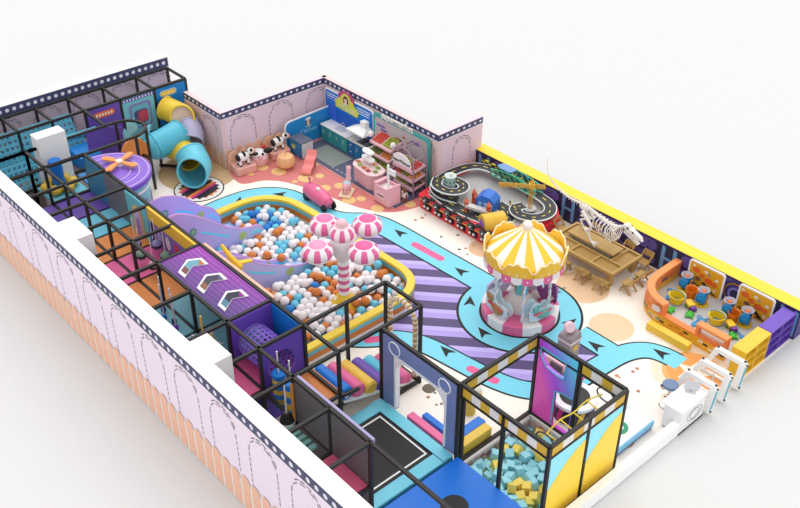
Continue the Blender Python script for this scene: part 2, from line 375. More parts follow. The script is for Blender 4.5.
# deck tiles
cols = {-17.25: '#6dc3da', -15.95: '#5a3f98', -14.7: '#6dc3da', -13.43: '#d9823f', -12.15: '#e0619a', -10.87: '#d9823f', -9.32: '#6db4c8', -7.77: '#3d6f82', -6.52: '#5f6368', -5.27: '#54636a', -4.02: '#b24a70'}
xs = XS
hl = {-18.5: '#6dc3da', -17.25: '#74c8dd', -15.95: '#6240a4', -14.7: '#6cc4de', -13.43: '#e2893f', -12.15: '#e2619c', -10.87: '#e2893f', -9.32: '#72bccf', -7.77: '#d25586', -6.52: '#3f6f80', -5.27: '#d9e2e2'}
def deck(x0, x1, y0, y1, h, z=1.12):
    q = MB(); a, b = L_((x0+.05, y0+.05, 0)), L_((x1-.05, y1-.05, 0)); q.bx(a[0], b[0], a[1], b[1], z, z+.06, m(h, .5)); return q.build('deck_mat', S, smooth=0)
dk = ['#6fc0d8', '#6546a6', '#6ec6e0', '#e08a46', '#e2639d', '#e08a46', '#78bccc', '#78bccc', '#d25586']
for i, h in enumerate(dk):
    x0, x1 = XS[i], XS[i+1]
    deck(x0, x1, R1, R2, h)
    if i > 0: deck(x0, x1, 1.02 if i < 8 else R0, R1, h)
deck(-18.4, -17.25, 3.0, 4.6, '#3f8fd6')
deck(-21, -18.6, .55, 4.2, '#8c7f7c', .9)
for x0, x1, y0, y1, h in ((-17.2, -15.98, .55, 1.0, '#e8c64a'), (-12.1, -11.5, .55, 1.0, '#2a7fd8'), (-11.4, -10.9, .55, 1.0, '#2a7fd8'), (-9.2, -7.85, .55, 1.0, '#2a7fd8')): deck(x0, x1, y0, y1, h)
# dark lower skins between posts below the deck
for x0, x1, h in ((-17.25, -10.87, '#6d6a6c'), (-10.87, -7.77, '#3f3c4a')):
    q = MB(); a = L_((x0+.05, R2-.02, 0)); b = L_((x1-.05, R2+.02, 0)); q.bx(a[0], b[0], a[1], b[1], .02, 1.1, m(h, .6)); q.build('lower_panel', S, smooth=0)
# panels
def panel(x0, x1, y0, y1, z0, z1, mt, name='panel', label=None, bev=.008):
    q = MB(); a, b = L_((x0, y0, 0)), L_((x1, y1, 0)); q.bx(a[0], b[0], a[1], b[1], z0, z1, mt); return q.build(name, S, bevel=bev, smooth=0, label=label)
panel(-13.38, -10.92, R2-.13, R2-.05, 2.02, 2.42, m('#e9bd3d'), 'yellow_rail_panel')
panel(-10.85, -7.8, R2+.06, R2+.14, 1.5, 2.42, m('#f4bfa6'), 'peach_rail_panel')
panel(-16.0, -14.75, R2-.05, R2+.02, 1.18, 2.36, m('#747074'), 'grey_wall_panel')
panel(-17.2, -16.0, R2-.05, R2+.02, 1.18, 2.36, m('#3d86a8'), 'blue_wall_panel')
# castle print panel, see-through purple panel
q = MB(); P = lambda a, b, t: L_((a, R2-.05-t, b))
q.plate([(-14.58, 1.2), (-13.48, 1.2), (-13.48, 2.36), (-14.65, 2.36)], P, m('#6cc0cf'), .05)
q.plate([(-14.35, 1.2), (-13.75, 1.2)]+[(-14.05+.3*cos(a), 1.8+.34*sin(a)) for a in [pi*i/10 for i in range(11)]], lambda a, b, t: P(a, b, .06), m('#e8c35e'))
q.plate([(-14.25, 1.2), (-13.85, 1.2)]+[(-14.05+.2*cos(a), 1.8+.24*sin(a)) for a in [pi*i/10 for i in range(11)]], lambda a, b, t: P(a, b, .07), m('#c9b6e4'))
q.plate([(-14.15, 1.2), (-13.95, 1.2)]+[(-14.05+.1*cos(a), 1.6+.14*sin(a)) for a in [pi*i/10 for i in range(11)]], lambda a, b, t: P(a, b, .08), m('#9d86cf'))
q.build('castle_print_panel', S, smooth=0)
q = MB(); P = lambda a, b, t: L_((a, R2-.02-t, b))
q.plate([(-13.3, 1.2), (-10.95, 1.2), (-10.95, 1.95), (-13.3, 1.95)], P, m('#8b74c4'), .03)
for k, c in enumerate(('#b7a5e6', '#e9dff4', '#e0476e', '#b7a5e6', '#d7c7f2')): q.plate(circ(-13.0+k*.45, 1.6, .13, 14, .22), lambda a, b, t: P(a, b, .04+.001*t), m(c))
q.build('pattern_print_panel', S, smooth=0)
# purple roof with three arrow cut-outs
rf = ramp_mat('purple_streak', (.32, .05, 0, 0.1, False), [(0, '#8a2fb0'), (.35, '#9b2fae'), (.7, '#4b2a86'), (1, '#35246e')], rough=.4)
rf = ramp_mat('purple_streak', (.1, -.62, 0, .6, False), [(0, '#a733b4'), (.45, '#7b2f9e'), (1, '#36256c')], rough=.4)
q = MB(); a, b = L_((-10.83, R1+.05, 0)), L_((-7.81, R2-.05, 0)); q.bx(a[0], b[0], a[1], b[1], 2.34, 2.41, rf)
for k in range(9): 
    y = a[1]+(b[1]-a[1])*(k+.5)/9; q.bx(a[0]+.02, b[0]-.02, y-.006, y+.006, 2.41, 2.414, m('#4c2a80'))
roof = q.build('roof_panel', S, smooth=0)
AP = [(-.10, -.50), (-.42, -.06), (-.24, .26), (.09, .24), (-.08, -.10), (.20, -.50)]
for k, x in enumerate((-10.05, -9.2, -8.3)):
    q = MB(); T = lambda pts: [(x+12+u, 2.38-1.7+v) for u, v in pts]
    cx_, cy_ = sum(p[0] for p in AP)/6, sum(p[1] for p in AP)/6; inn = [(cx_+(u-cx_)*.74, cy_+(v-cy_)*.78) for u, v in AP]
    q.prism(T(AP), 2.414, 2.44, m('#f4f0f2')); q.prism(T(inn), 2.44, 2.446, m(('#6fa3b8', '#3c3a50', '#28263a')[k]))
    q.prism(T([inn[0], ((inn[0][0]+inn[1][0])/2, (inn[0][1]+inn[1][1])/2), ((inn[4][0]+inn[5][0])/2, (inn[4][1]+inn[5][1])/2), inn[5]]), 2.446, 2.45, m(('#7a4a4a', '#8a5a3a', '#4a7f98')[k]))
    q.prism(T([inn[2], inn[3], ((inn[3][0]+inn[4][0])/2, (inn[3][1]+inn[4][1])/2)]), 2.446, 2.45, m(('#b5703e', '#555a78', '#8a2a8c')[k]))
    q.build('arrow_emblem', roof, smooth=0)
# tunnel box: two purple end panels with round hole, net tube, blue side
def holed(x, yc, zc, r, y0, y1, z0, z1, mt, t=.06, n=24):
    q = MB(); vs = []; 
    ring = [(yc+r*cos(2*pi*i/n), zc+r*sin(2*pi*i/n)) for i in range(n)]
    def edge(a):
        dx, dy = cos(a), sin(a); k = 1e9
        if dx > 1e-9: k = min(k, (y1-yc)/dx)
        if dx < -1e-9: k = min(k, (y0-yc)/dx)
        if dy > 1e-9: k = min(k, (z1-zc)/dy)
        if dy < -1e-9: k = min(k, (z0-zc)/dy)
        return (yc+dx*k, zc+dy*k)
    angs = sorted([2*pi*i/n for i in range(n)]+[math.atan2(b-zc, a-yc) % (2*pi) for a in (y0, y1) for b in (z0, z1)])
    inn = [(yc+r*cos(a), zc+r*sin(a)) for a in angs]; out = [edge(a) for a in angs]; N = len(angs)
    for X_ in (x-t/2, x+t/2): vs += [L_((X_, p[0], p[1])) for p in inn]+[L_((X_, p[0], p[1])) for p in out]
    fs = []
    for i in range(N):
        j = (i+1) % N
        fs += [(i, j, N+j, N+i)[::-1], (2*N+i, 2*N+j, 3*N+j, 3*N+i), (i, j, 2*N+j, 2*N+i), (N+i, N+j, 3*N+j, 3*N+i)[::-1]]
    q.add(vs, fs, mt); return q
pp = m('#6a4ab4', .45)
holed(-7.72, 2.3, 1.62, .4, R1+.04, R2-.04, .1, 2.38, pp).build('tunnel_end_panel', S, smooth=30)
holed(-6.56, 2.3, 1.62, .4, R1+.04, R2-.04, .1, 2.38, pp).build('tunnel_end_panel', S, smooth=30)
panel(-7.7, -6.58, R2-.06, R2, 1.1, 2.36, m('#0f78cf'), 'blue_side_panel')
panel(-7.7, -6.58, R1, R1+.04, .1, 1.0, m('#54409a'), 'purple_side_panel')
q = MB(); n = 20; tp = m('#8a68d2', .45)
for i in range(9):   # hoops
    x = -7.7+12+i*1.14/8; q.tube([(x, 2.3-1.7+.4*cos(2*pi*k/n), 1.62+.4*sin(2*pi*k/n)) for k in range(n)], .028, tp, n=5, closed=True)
for k in range(n):
    a = 2*pi*k/n; q.tube([(-7.7+12, .6+.4*cos(a), 1.62+.4*sin(a)), (-6.56+12, .6+.4*cos(a), 1.62+.4*sin(a))], .028, tp, n=5)
q.build('net_tunnel', S)
# dark walls along the trampoline
gy = m('#6d6b6d', .5)
for x0, x1 in ((-5.22, -4.07), (-3.97, -2.8)): panel(x0, x1, R1-.03, R1+.03, .3, 2.33, gy, 'grey_mesh_wall')
panel(-5.27, -2.75, R1+.06, R1+.13, 2.3, 2.42, m('#a79fc8'), 'lavender_rail')
panel(-5.24, -5.2, R1-.12, R1-.05, 1.2, 2.3, m('#e09a4c'), 'orange_edge_panel')
# foam teeth step and pink mat
q = MB(); q.bx(6.8, 7.7, -.95, -.32, 1.12, 1.2, m('#7fb6b0'))
for k in range(5): q.bx(6.85+k*.18, 6.95+k*.18, -.32, -.14, 1.12, 1.2, m('#7fb6b0'))
q.build('toothed_step', S, smooth=0)
deck(-3.98, -2.75, .9, R1, '#d0587c', 1.12)
# orange landing and rollers
panel(-6.47, -5.3, R2-.28, R2+.12, 1.0, 1.08, m('#d98446'), 'orange_landing')
q = MB(); q.bx(-6.5+12, -5.28+12, R2+.16-1.7, R2+.24-1.7, .9, 1.0, m('#f2f2f2')); q.build('white_lip', S, smooth=0)
# roller slide cell
F2 = thing('roller_slide', 'sloping bed of fat coloured foam rollers inside a black tube frame by the ball pit', 'slide', (-5.9, 4.2, 0))
LF = lambda p: (p[0]+5.9, p[1]-4.2, p[2])
for x, y in ((-6.52, 4.2), (-6.52, 5.42), (-5.27, 5.42)): post(x, y, 0, ZT, F2, LF)
post(-5.27, 4.2, 0, ZT, F2, LF)
for a, b in (((-6.52, R2+.06, ZT), (-6.52, 5.42, ZT)), ((-6.52, 5.42, ZT), (-5.27, 5.42, ZT)), ((-5.27, R2+.06, ZT), (-5.27, 5.42, ZT)), ((-5.27, R2+.06, .06), (-5.27, 5.42, .06)), ((-6.52, 5.42, .06), (-5.27, 5.42, .06)), ((-5.9, 3.1, .06), (-5.9, 5.4, .06)), ((-5.27, R2+.06, 1.05), (-5.27, 3.5, 1.0))):
    beam(a, b, F2, LF)
q = MB(); vs = [LF(p) for p in ((-6.46, 3.1, .8), (-5.33, 3.1, .8), (-5.33, 5.3, .08), (-6.46, 5.3, .08), (-6.46, 3.1, .72), (-5.33, 3.1, .72), (-5.33, 5.3, 0.02), (-6.46, 5.3, 0.02))]
q.add(vs, [(0, 3, 2, 1), (4, 5, 6, 7), (0, 1, 5, 4), (1, 2, 6, 5), (2, 3, 7, 6), (3, 0, 4, 7)], m('#f2f1f0')); q.build('slide_bed', F2, smooth=0)
for k, c in enumerate(('#1477d6', '#e6699c', '#eac14c', '#6c4fae', '#5fc3dc', '#e6699c')):
    y = 3.22+k*.37; z = .93-k*.14
    q = MB(); a = LF((-6.45, y, z)); b = LF((-5.34, y, z)); q.tube([a, (a[0]+.04, a[1], a[2]), (b[0]-.04, b[1], b[2]), b], .185, m(c, .4), n=18, rs=[.14, .185, .185, .14]); q.build('foam_roller', F2)
ap = [(-6.35, .1), (-6.35, 1.75)]+[(-5.9-.45*cos(pi*i/12), 1.75+.42*sin(pi*i/12)) for i in range(1, 12)]+[(-5.45, 1.75), (-5.45, .1)]
q = MB(); q.tube([LF((x, 5.42, z)) for x, z in ap], .06, m('#d9a860', .5), n=8); q.build('arch_garland', F2)
q = MB(); P3_ = [Vector(LF((x, 5.42, z))) for x, z in ap]
for a, b in zip(P3_[:-1], P3_[1:]):
    k = max(1, int((b-a).length/.16))
    for i in range(k): q.sph(a.lerp(b, (i+.5)/k), .072, m('#f4ead8', .5), 8)
o = q.build('garland_beads', F2); o['kind'] = 'stuff'
# trampoline bay
TR = thing('trampoline', 'square black trampoline bed with white outline and wide cyan foam pads behind the arch', 'trampoline', (-4, 3, 0))
q = MB(); q.bx(-1.22, 1.22, -1.2, 1.12, 0, .26, m('#4fb4d2')); q.build('base', TR, smooth=0)
q = MB(); o, i_ = rrect(-1.22, 1.22, -1.25, 1.15, .01, 1), None
for a in ((-1.22, 1.22, .82, 1.12), (-1.22, -.9, -1.2, .82), (.9, 1.22, -1.2, .82)): q.bx(*a, .26, .34, m('#74cfe6', .4))
q.build('safety_pad', TR, bevel=.02, smooth=0)
q = MB(); q.bx(-.9, .9, -1.25, .82, .26, .31, m('#2f2e2f', .7)); q.build('jump_bed', TR, smooth=0)
q = MB()
for a in ((-.8, .8, .69, .73), (-.8, -.76, -1.25, .69), (.76, .8, -1.25, .69)): q.bx(*a, .31, .316, m('#f4f4f2'))
q.build('white_outline', TR, smooth=0)
q = MB(); q.bx(-2.70, -.25, 1.8, 4.18, 0, .3, m('#0f73dd', .4)); q.prism(circ(-1.75, 3.15, .3, 30), .3, .31, m('#1c1c20')); 
tag(q.build('soft_mat', bevel=.02, smooth=0), 'bright blue foam mat with a black disc between trampoline and foam pit', 'mat')
# arch wall
A = thing('arch_wall', 'slate blue upright panel with a white edged archway and two ring prints over the trampoline', 'panel', (-3.98, 4.2, 0))
n = 8
def archpts(x0, x1, z1, r): return [(x0, z1-r)]+[(x0+r-r*cos(pi/2*i/n), z1-r+r*sin(pi/2*i/n)) for i in range(1, n+1)]+[(x1-r+r*sin(pi/2*i/n), z1-r+r*cos(pi/2*i/n)) for i in range(0, n+1)]
X0, X1 = -1.18, 1.18
def archwall(ox0, ox1, ot, ix0, ix1, it, r, z0, y, t, mt, q):
    inn = archpts(ix0, ix1, it, r); inn = [(ix0, z0)]+inn+[(ix1, z0)]
    poly = [(ox0, z0), (ox0, ot), (ox1, ot), (ox1, z0)]+inn[::-1]
    N = len(poly); vs = [(a, y-t/2, b) for a, b in poly]+[(a, y+t/2, b) for a, b in poly]
    # split into quads: pair inner points with outer boundary
    out = []
    for a, b in inn:
        if b <= z0+1e-6: out.append((ox0 if a < 0 else ox1, z0))
        else:
            k = (a-ix0)/(ix1-ix0); 
            if b < it-r+1e-6: out.append((ox0 if k < .5 else ox1, b))
            else: out.append((ox0+(ox1-ox0)*k, ot))
    M_ = len(inn); vs = [(a, y-t/2, b) for a, b in inn]+[(a, y-t/2, b) for a, b in out]+[(a, y+t/2, b) for a, b in inn]+[(a, y+t/2, b) for a, b in out]
    fs = []
    for i in range(M_-1):
        j = i+1
        fs += [(i, j, M_+j, M_+i), (2*M_+j, 2*M_+i, 3*M_+i, 3*M_+j), (j, i, 2*M_+i, 2*M_+j), (M_+i, M_+j, 3*M_+j, 3*M_+i)]
    # corner fillers
    for s in (0, 1):
        i = [k for k in range(M_) if abs(out[k][1]-ot) < 1e-6]; i = i[0] if s == 0 else i[-1]
        k = i-1 if s == 0 else i+1; c = (ox0 if s == 0 else ox1)
        b = len(vs); vs += [(c, y-t/2, ot), (c, y+t/2, ot)]
        fs += [(M_+k, b, M_+i), (3*M_+i, b+1, 3*M_+k)]
    q.add(vs, fs, mt)
q = MB(); archwall(X0, X1, 2.33, -.74, .86, 1.9, .45, .3, 0, .1, m('#7f8fc4', .45), q); q.build('wall_panel', A, smooth=0)
q = MB(); archwall(-.79, .91, 1.945, -.73, .85, 1.885, .44, .345, 0, .13, m('#ffffff', .4), q); q.build('white_edge', A, smooth=0)
for x in (-.78, .83):
    q = MB(); q.tube([(x+.18*cos(2*pi*k/24), -.06, 2.12+.18*sin(2*pi*k/24)) for k in range(24)], .016, m('#f2f4fa'), n=6, closed=True); q.build('ring_print', A)
for x in (X0-.05, X1+.05):
    q = MB(); q.bar((x, 0, 0), (x, 0, 2.4), BW, fr); q.build('post', A, smooth=0)
q = MB(); q.bar((X0-.05, 0, 2.4), (X1+.05, 0, 2.4), BW, fr); q.build('beam', A, smooth=0)
# steps
for (a, h, lb) in (((-4.47, -3.22, 4.27, 4.47), '#ee6f9f', 'pink foam step at the foot of the archway'), ((-4.3, -3.22, 4.6, 4.76), '#1a76dc', 'blue foam step in front of the pink step under the archway'),):
    q = MB(); q.bx(*a, 0, .22 if h == '#ee6f9f' else .14, m(h, .4)); tag(q.build('foam_step', bevel=.015, smooth=0), lb, 'step')
q = MB(); q.bx(-3.28, -3.04, 4.5, 5.45, 0, .3, m('#1a76dc', .4)); tag(q.build('foam_step', bevel=.015, smooth=0), 'blue foam step block beside the foam cube pit', 'step')
q = MB(); q.bx(-3.03, -2.8, 4.5, 5.4, 0, .31, m('#eac44e', .4)); tag(q.build('foam_step', bevel=.015, smooth=0), 'yellow foam step block against the foam cube pit', 'step')
q = MB(); q.cyl((0, 0), .15, 0, .5, m('#eac44e')); tag(q.build('foam_bollard', loc=(-3.72, 5.6, 0)), 'short yellow foam bollard seen past the striped rail', 'bollard')
q = MB(); q.cyl((0, 0), .13, 0, .06, m('#eac44e')); q.sph((0, 0, .18), .13, m('#f5f0ea')); tag(q.build('foam_bollard', loc=(-4.0, 6.15, 0)), 'small yellow stump with pale round top beside the cyan track', 'bollard')

# ------------------------------------------------------------------ foam cube pit
FP = thing('foam_pit', 'black framed square foam pit with yellow and white striped rails', 'foam pit', (-1.52, 5.46, 0))
LP = lambda p: (p[0]+1.52, p[1]-5.46, p[2])
px0, px1, py0, py1 = -2.74, -.31, 4.24, 6.68
for x, y in ((px0, py0+.09), (px1, py0), (px0, py1), (px1, py1), (px0+1.22, py0), (px1-1.22, py1), (px1, py0+1.22)): post(x, y, -.3 if y < 6 else 0, ZT, FP, LP)
for z in (ZT, 2.08):
    for a, b in (((px0, py0), (px1, py0)), ((px0, py1), (px1, py1)), ((px0, py0), (px0, py1)), ((px1, py0), (px1, py1))): beam((*a, z), (*b, z), FP, LP, BW if z > 2.2 else .06)
for a, b in (((px0, py0), (px1, py0)), ((px0, py1), (px1, py1)), ((px0, py0), (px0, py1)), ((px1, py0), (px1, py1))): beam((*a, .04), (*b, .04), FP, LP)
yw = [m('#e3b93f', .5), m('#f2f0ee', .5)]
def stripes(a, b, z0, z1, n, nm='striped_rail'):
    q = MB(); 
    for i in range(n):
        t0, t1_ = i/n, (i+1)/n; p = [(a[0]+(b[0]-a[0])*t, a[1]+(b[1]-a[1])*t) for t in (t0, t1_)]
        dx, dy = b[0]-a[0], b[1]-a[1]; l = math.hypot(dx, dy); nx, ny = -dy/l*.015, dx/l*.015
        q.prism([LP((p[0][0]+nx, p[0][1]+ny, 0))[:2], LP((p[1][0]+nx, p[1][1]+ny, 0))[:2], LP((p[1][0]-nx, p[1][1]-ny, 0))[:2], LP((p[0][0]-nx, p[0][1]-ny, 0))[:2]], z0, z1, yw[i % 2])
    q.build(nm, FP, smooth=0)
g = .06
stripes((px0+g, py0), (px1-g, py0), 2.11, 2.36, 9); stripes((px0, py0+.15), (px0, py1-g), 2.11, 2.36, 7); stripes((-1.5, py1), (px1-g, py1), 2.11, 2.36, 4); stripes((px1, py0+g), (px1, py1-g), 2.11, 2.36, 7)
# front lower printed panels
wav = MB()
for (y0, y1, c0) in ((py0+.06, py0+1.16, .9), (py0+1.28, py1-.06, .8)):
    vsx = px1+1.52
    wav.bx(vsx-.02, vsx+.02, y0-5.46, y1-5.46, .08, 2.04, m('#93e4f8', .4, 1.05))
    k = [(y0, .1), (y1-.0, .1), (y1, 1.85)]+[(y1-(y1-y0)*t, 1.85-.75*t**1.6) for t in (.25, .5, .75, 1)]
    wav.plate(k, lambda a, b, t: (vsx+.022+t, a-5.46, b), m('#ffd645', .4, 1.05), .006)
wav.build('wave_print_panel', FP, smooth=0)
pw = m('#cfc6c4', .6)
q = MB(); d0 = -.52
for a in ((hx0, hx1, hy1-.04, hy1), (hx0, hx0+.04, hy0, hy1), (hx0, hx1, hy0, hy0+.04), (hx1-.04, hx1, hy0, hy1)):
    A0 = LP((a[0], a[2], 0)); B0 = LP((a[1], a[3], 0)); q.bx(A0[0], B0[0], A0[1], B0[1], d0, -.0, pw)
A0 = LP((hx0, hy0, 0)); B0 = LP((hx1, hy1, 0)); q.bx(A0[0], B0[0], A0[1], B0[1], d0-.05, d0, m('#8a8f8c'))
random.seed(5)
for k in range(11):
    c = m(random.choice(['#c98b86', '#b86a6e', '#d8a58e', '#a9a29a']))
    x = A0[0]+.2+k*.2; z = -.14+random.uniform(-.05, .05)
    q.plate(circ(x, z, .09, 10, .07), lambda a, b, t: (a, B0[1]-.045-t, b), c); q.plate(circ(A0[1]+.2+k*.2, z, .09, 10, .07), lambda a, b, t: (A0[0]+.045+t, a, b), c)
q.build('printed_pit_wall', FP, smooth=0)
# cubes
cb = MB(); s = .1; cb.bx(-s, s, -s, s, -s, s, m('#a0dbe6', .7, .95)); cube = cb.build('foam_cube', bevel=.008, smooth=0)
cb2 = MB(); cb2.bx(-s, s, -s, s, -s, s, m('#f6d868', .7, .95)); cube2 = cb2.build('foam_cube', bevel=.008, smooth=0)
tag(cube, 'pale blue foam cube lying in the foam pit', 'foam cube', 'pale blue foam cubes in the pit'); tag(cube2, 'yellow foam cube lying in the foam pit', 'foam cube', 'yellow foam cubes in the pit')
random.seed(11); u1 = u2 = True; n = 0
for L in range(2):
    for i in range(9):
        for j in range(9):
            if L == 1 and random.random() < .25: continue
            x = hx0+.16+i*.243+random.uniform(-.04, .04); y = hy0+.16+j*.243+random.uniform(-.04, .04); z = d0+.12+L*.19+random.uniform(0, .05)
            ye = random.random() < (.5 if y < 5.1 and x > -1.6 else .2); src = cube2 if ye else cube
            if ye and u1: o = src; u1 = False
            elif (not ye) and u2: o = src; u2 = False
            else: o = src.copy(); C.objects.link(o)
            o.location = (x, y, z); o.rotation_euler = (random.uniform(-.5, .5), random.uniform(-.5, .5), random.uniform(0, 1.5))
# rope bridge in the pit
q = MB(); ye = m('#f2d23c', .4)
pts = [(-.95, 4.45, 1.75), (-.9, 4.9, 1.9), (-.92, 5.3, 2.02), (-.86, 5.7, 1.98), (-.88, 6.1, 2.08), (-.8, 6.55, 2.02)]
p2_ = [(p[0]+.38, p[1], p[2]-.05) for p in pts]
BR = thing('rope_bridge', 'wavy yellow rope ladder bridge strung across the foam pit frame', 'rope bridge', (-.7, 5.5, 2.0))
LB = lambda p: (p[0]+.7, p[1]-5.5, p[2]-2.0)
for pp_ in (pts, p2_):
    q = MB(); q.tube([LB(p) for p in smooth_path(pp_, 2)], .018, ye, n=6); q.build('side_rope', BR)
for a, b in zip(pts[:-1], p2_[:-1]):
    q = MB(); q.tube([LB(a), LB(b)], .018, ye, n=6); q.build('rung', BR)
for x, y in ((-.72, 4.55), (-.72, 6.5)):
    q = MB(); q.tube([LB((x+.22*cos(2*pi*k/20), y+.05, 2.05+.16*sin(2*pi*k/20))) for k in range(20)], .018, m('#4a4a4a'), n=6, closed=True); q.build('hoop', BR)
# gradient climbing panel
grad = ramp_mat('violet_to_blue', (.62, 0, .28, -.10, False), [(0, '#e04fb4'), (.25, '#b045dc'), (.5, '#7c80dc'), (.8, '#55c8ea')], rough=.35, k=1.15)
CP = thing('cutout_climbing_wall', 'purple to blue gradient upright panel with two cut-out openings on the foam pit corner', 'panel', (-2.1, 6.7, 0))
q = MB(); xo0, xo1 = -.58, .55
def strip(ax0, ax1, b0, b1, c0=None, c1=None):
    """quad between x ax0..ax1 with bottom z b0,b1 and top z c0,c1"""
    q.add([(ax0, -.04, b0[0]), (ax1, -.04, b0[1]), (ax1, -.04, b1[1]), (ax0, -.04, b1[0]), (ax0, .04, b0[0]), (ax1, .04, b0[1]), (ax1, .04, b1[1]), (ax0, .04, b1[0])],
          [(0, 1, 2, 3), (5, 4, 7, 6), (0, 4, 5, 1), (3, 2, 6, 7)] , grad)
# hole1 polygon x -.5..+.2 ; hole2 x -.08.. .45 at z .3..1.2
cols_ = [(-.58, (0, 0), (2.36, 2.36))]
segs = [(-.58, -.5, [(0, 0, 2.36, 2.36)]),
        (-.5, -.32, [(0, 0, 1.93, 1.68), (2.15, 2.13, 2.36, 2.36)]),
        (-.32, .0, [(0, 0, 1.68, 1.62), (2.13, 2.12, 2.36, 2.36)]),
        (.0, .22, [(0, 0, .12, .12), (1.15, 1.22, 1.62, 1.65), (2.12, 2.12, 2.36, 2.36)]),
        (.22, .5, [(0, 0, .12, .12), (1.22, 1.24, 2.36, 2.36)]),
        (.5, .55, [(0, 0, 2.36, 2.36)])]
for a, b, l in segs:
    for s0, s1, e0, e1 in l: strip(a, b, (s0, s1), (e0, e1))
q.build('panel', CP, smooth=0)
q = MB(); q.tube([(-.5, -.05, 2.15), (-.32, -.05, 2.13), (.0, -.05, 2.12), (.22, -.05, 2.12), (.22, -.05, 1.65), (0, -.05, 1.62), (-.32, -.05, 1.68), (-.5, -.05, 1.93)], .018, m('#59c3dd'), n=6, closed=True); q.build('opening_edge', CP, smooth=0)
q = MB(); q.tube([(0, -.05, .12), (0, -.05, 1.15), (.22, -.05, 1.22), (.5, -.05, 1.24)], .018, m('#59c3dd'), n=6); q.build('opening_edge', CP, smooth=0)
q = MB(); q.bar((.6, 0, 0), (.6, 0, 2.4), BW, fr); q.build('post', CP, smooth=0)
# round trampoline drum
D = thing('drum_trampoline', 'round drum trampoline with black top, white rim and dark striped sides behind the foam pit', 'trampoline', (-2.08, 7.45, 0))
q = MB(); q.cyl((0, 0), .5, 0, .42, m('#1f1a30'), 36)
for k in range(6):
    a = 2*pi*k/6+.3; q.add([(.51*cos(a+d), .51*sin(a+d), z) for d, z in ((0, .05), (.25, .05), (.4, .4), (.15, .4))], [(0, 1, 2, 3)], m(('#5fc0e0', '#c23c8c', '#e8b83c')[k % 3]))
q.build('drum', D)
q = MB(); q.cyl((0, 0), .53, .42, .52, m('#f6f6f6'), 36); q.build('rim', D, bevel=.02)
q = MB(); q.cyl((0, 0), .36, .52, .53, m('#2c2b2b'), 36); q.build('jump_bed', D)
# car mat
CM = thing('play_ramp', 'white and light blue low ramp mat with a green ring print beside the foam pit', 'mat', (-.8, 7.75, 0))
q = MB(); q.bx(-.35, .32, -.7, .65, 0, .1, m('#3f77b4')); q.bx(-.37, .34, -.72, .67, .1, .26, m('#85c8ef', .4)); q.build('base', CM, bevel=.02, smooth=0)
q = MB(); q.bx(-.33, .3, -.68, .63, .26, .275, m('#fbfbfb', .4)); q.build('top_mat', CM, smooth=0)
q = MB(); q.prism(circ(-.1, -.15, .24, 30), .275, .28, m('#2f9a6c')); q.prism(circ(-.1, -.15, .13, 30), .28, .284, m('#fbfbfb')); q.build('ring_print', CM, smooth=0)
# robot kiosk
K = thing('information_kiosk', 'grey kiosk tower with slanted top and pale pink round head by the striped floor', 'kiosk', (-3.15, 8.45, 0))
q = MB(); q.bx(-.2, .2, -.2, .2, 0, 1.1, m('#a1969a', .5)); q.build('cabinet', K, bevel=.03, smooth=0)
q = MB(); q.add([(-.215, -.215, 1.1), (.215, -.215, 1.1), (.215, .215, 1.1), (-.215, .215, 1.1), (-.19, -.17, 1.2), (.19, -.17, 1.2), (.19, .18, 1.3), (-.19, .18, 1.3)], [(3, 2, 1, 0), (4, 5, 6, 7), (0, 1, 5, 4), (1, 2, 6, 5), (2, 3, 7, 6), (3, 0, 4, 7)], m('#968a8f')); q.build('hood', K, bevel=.02, smooth=0)
q = MB(); q.bx(-.21, .21, -.21, .21, 1.04, 1.09, m('#f1dfe2')); q.build('pale_band', K, smooth=0)
q = MB(); q.tube([(-.08, 0, 1.39), (.04, -.05, 1.43)], .14, m('#f3d3dc', .3), n=24); q.build('round_head', K, bevel=.02)
q = MB(); q.bx(.2, .22, -.08, .08, .8, .94, m('#e2b43c')); q.build('yellow_badge', K, smooth=0)
# pistol shaped pink camera toy beyond the panel
K2 = thing('toy_camera', 'pink and grey toy camera post seen through the gradient panel opening', 'toy', (-2.75, 7.55, 0))
q = MB(); q.bar((0, 0, 0), (0, 0, .95), .1, m('#f0c4cc')); q.build('stand', K2, smooth=0)
q = MB(); q.bx(-.3, .25, -.1, .1, .95, 1.15, m('#f2c3cc')); q.build('body', K2, bevel=.03, smooth=0)
q = MB(); q.bx(-.12, .22, -.14, -.1, .92, 1.1, m('#5a5256')); q.build('screen', K2, smooth=0)

# ------------------------------------------------------------------ back frame, panels and tube slides
BF = thing('tower_frame', 'black tube tower with three printed panels standing against the back wall', 'play structure', (-20.5, 6, 0))
LT = lambda p: (p[0]+20.5, p[1]-6, p[2])
ys = (.9, 2.1, 3.2, 4.3, 5.55, 6.8, 8.02)
for y in ys:
    post(-21.1, y, 0, ZT, BF, LT); post(-19.9, y, 0, ZT, BF, LT)
    beam((-21.1, y, ZT), (-19.9, y, ZT), BF, LT)
    beam((-19.9, y, .95), (-18.6, y, .95), BF, LT) if y < 4 else None
for x in (-21.1, -19.9):
    beam((x, .6, ZT), (x, 8.02, ZT), BF, LT); beam((x, .6, .9), (x, 8.02, .9), BF, LT)
beam((-19.9, 4.3, ZT), (-18.5, 4.3, ZT), BF, LT)
def bpanel(y0, y1, z0, z1, h, nm):
    q = MB(); q.bx(.58, .63, y0-6+.05, y1-6-.05, z0, z1, m(h, .45)); return q.build(nm, BF, smooth=0)
PX = lambda o: (lambda a, b, t: (.63+o+t, a-6, b))
pn = bpanel(4.3, 5.55, .95, 2.35, '#6f4fae', 'purple_print_panel')
q = MB(); q.plate(rrect(4.55, 5.3, 2.0, 2.2, .1), PX(.002), m('#ef7440'), .012)
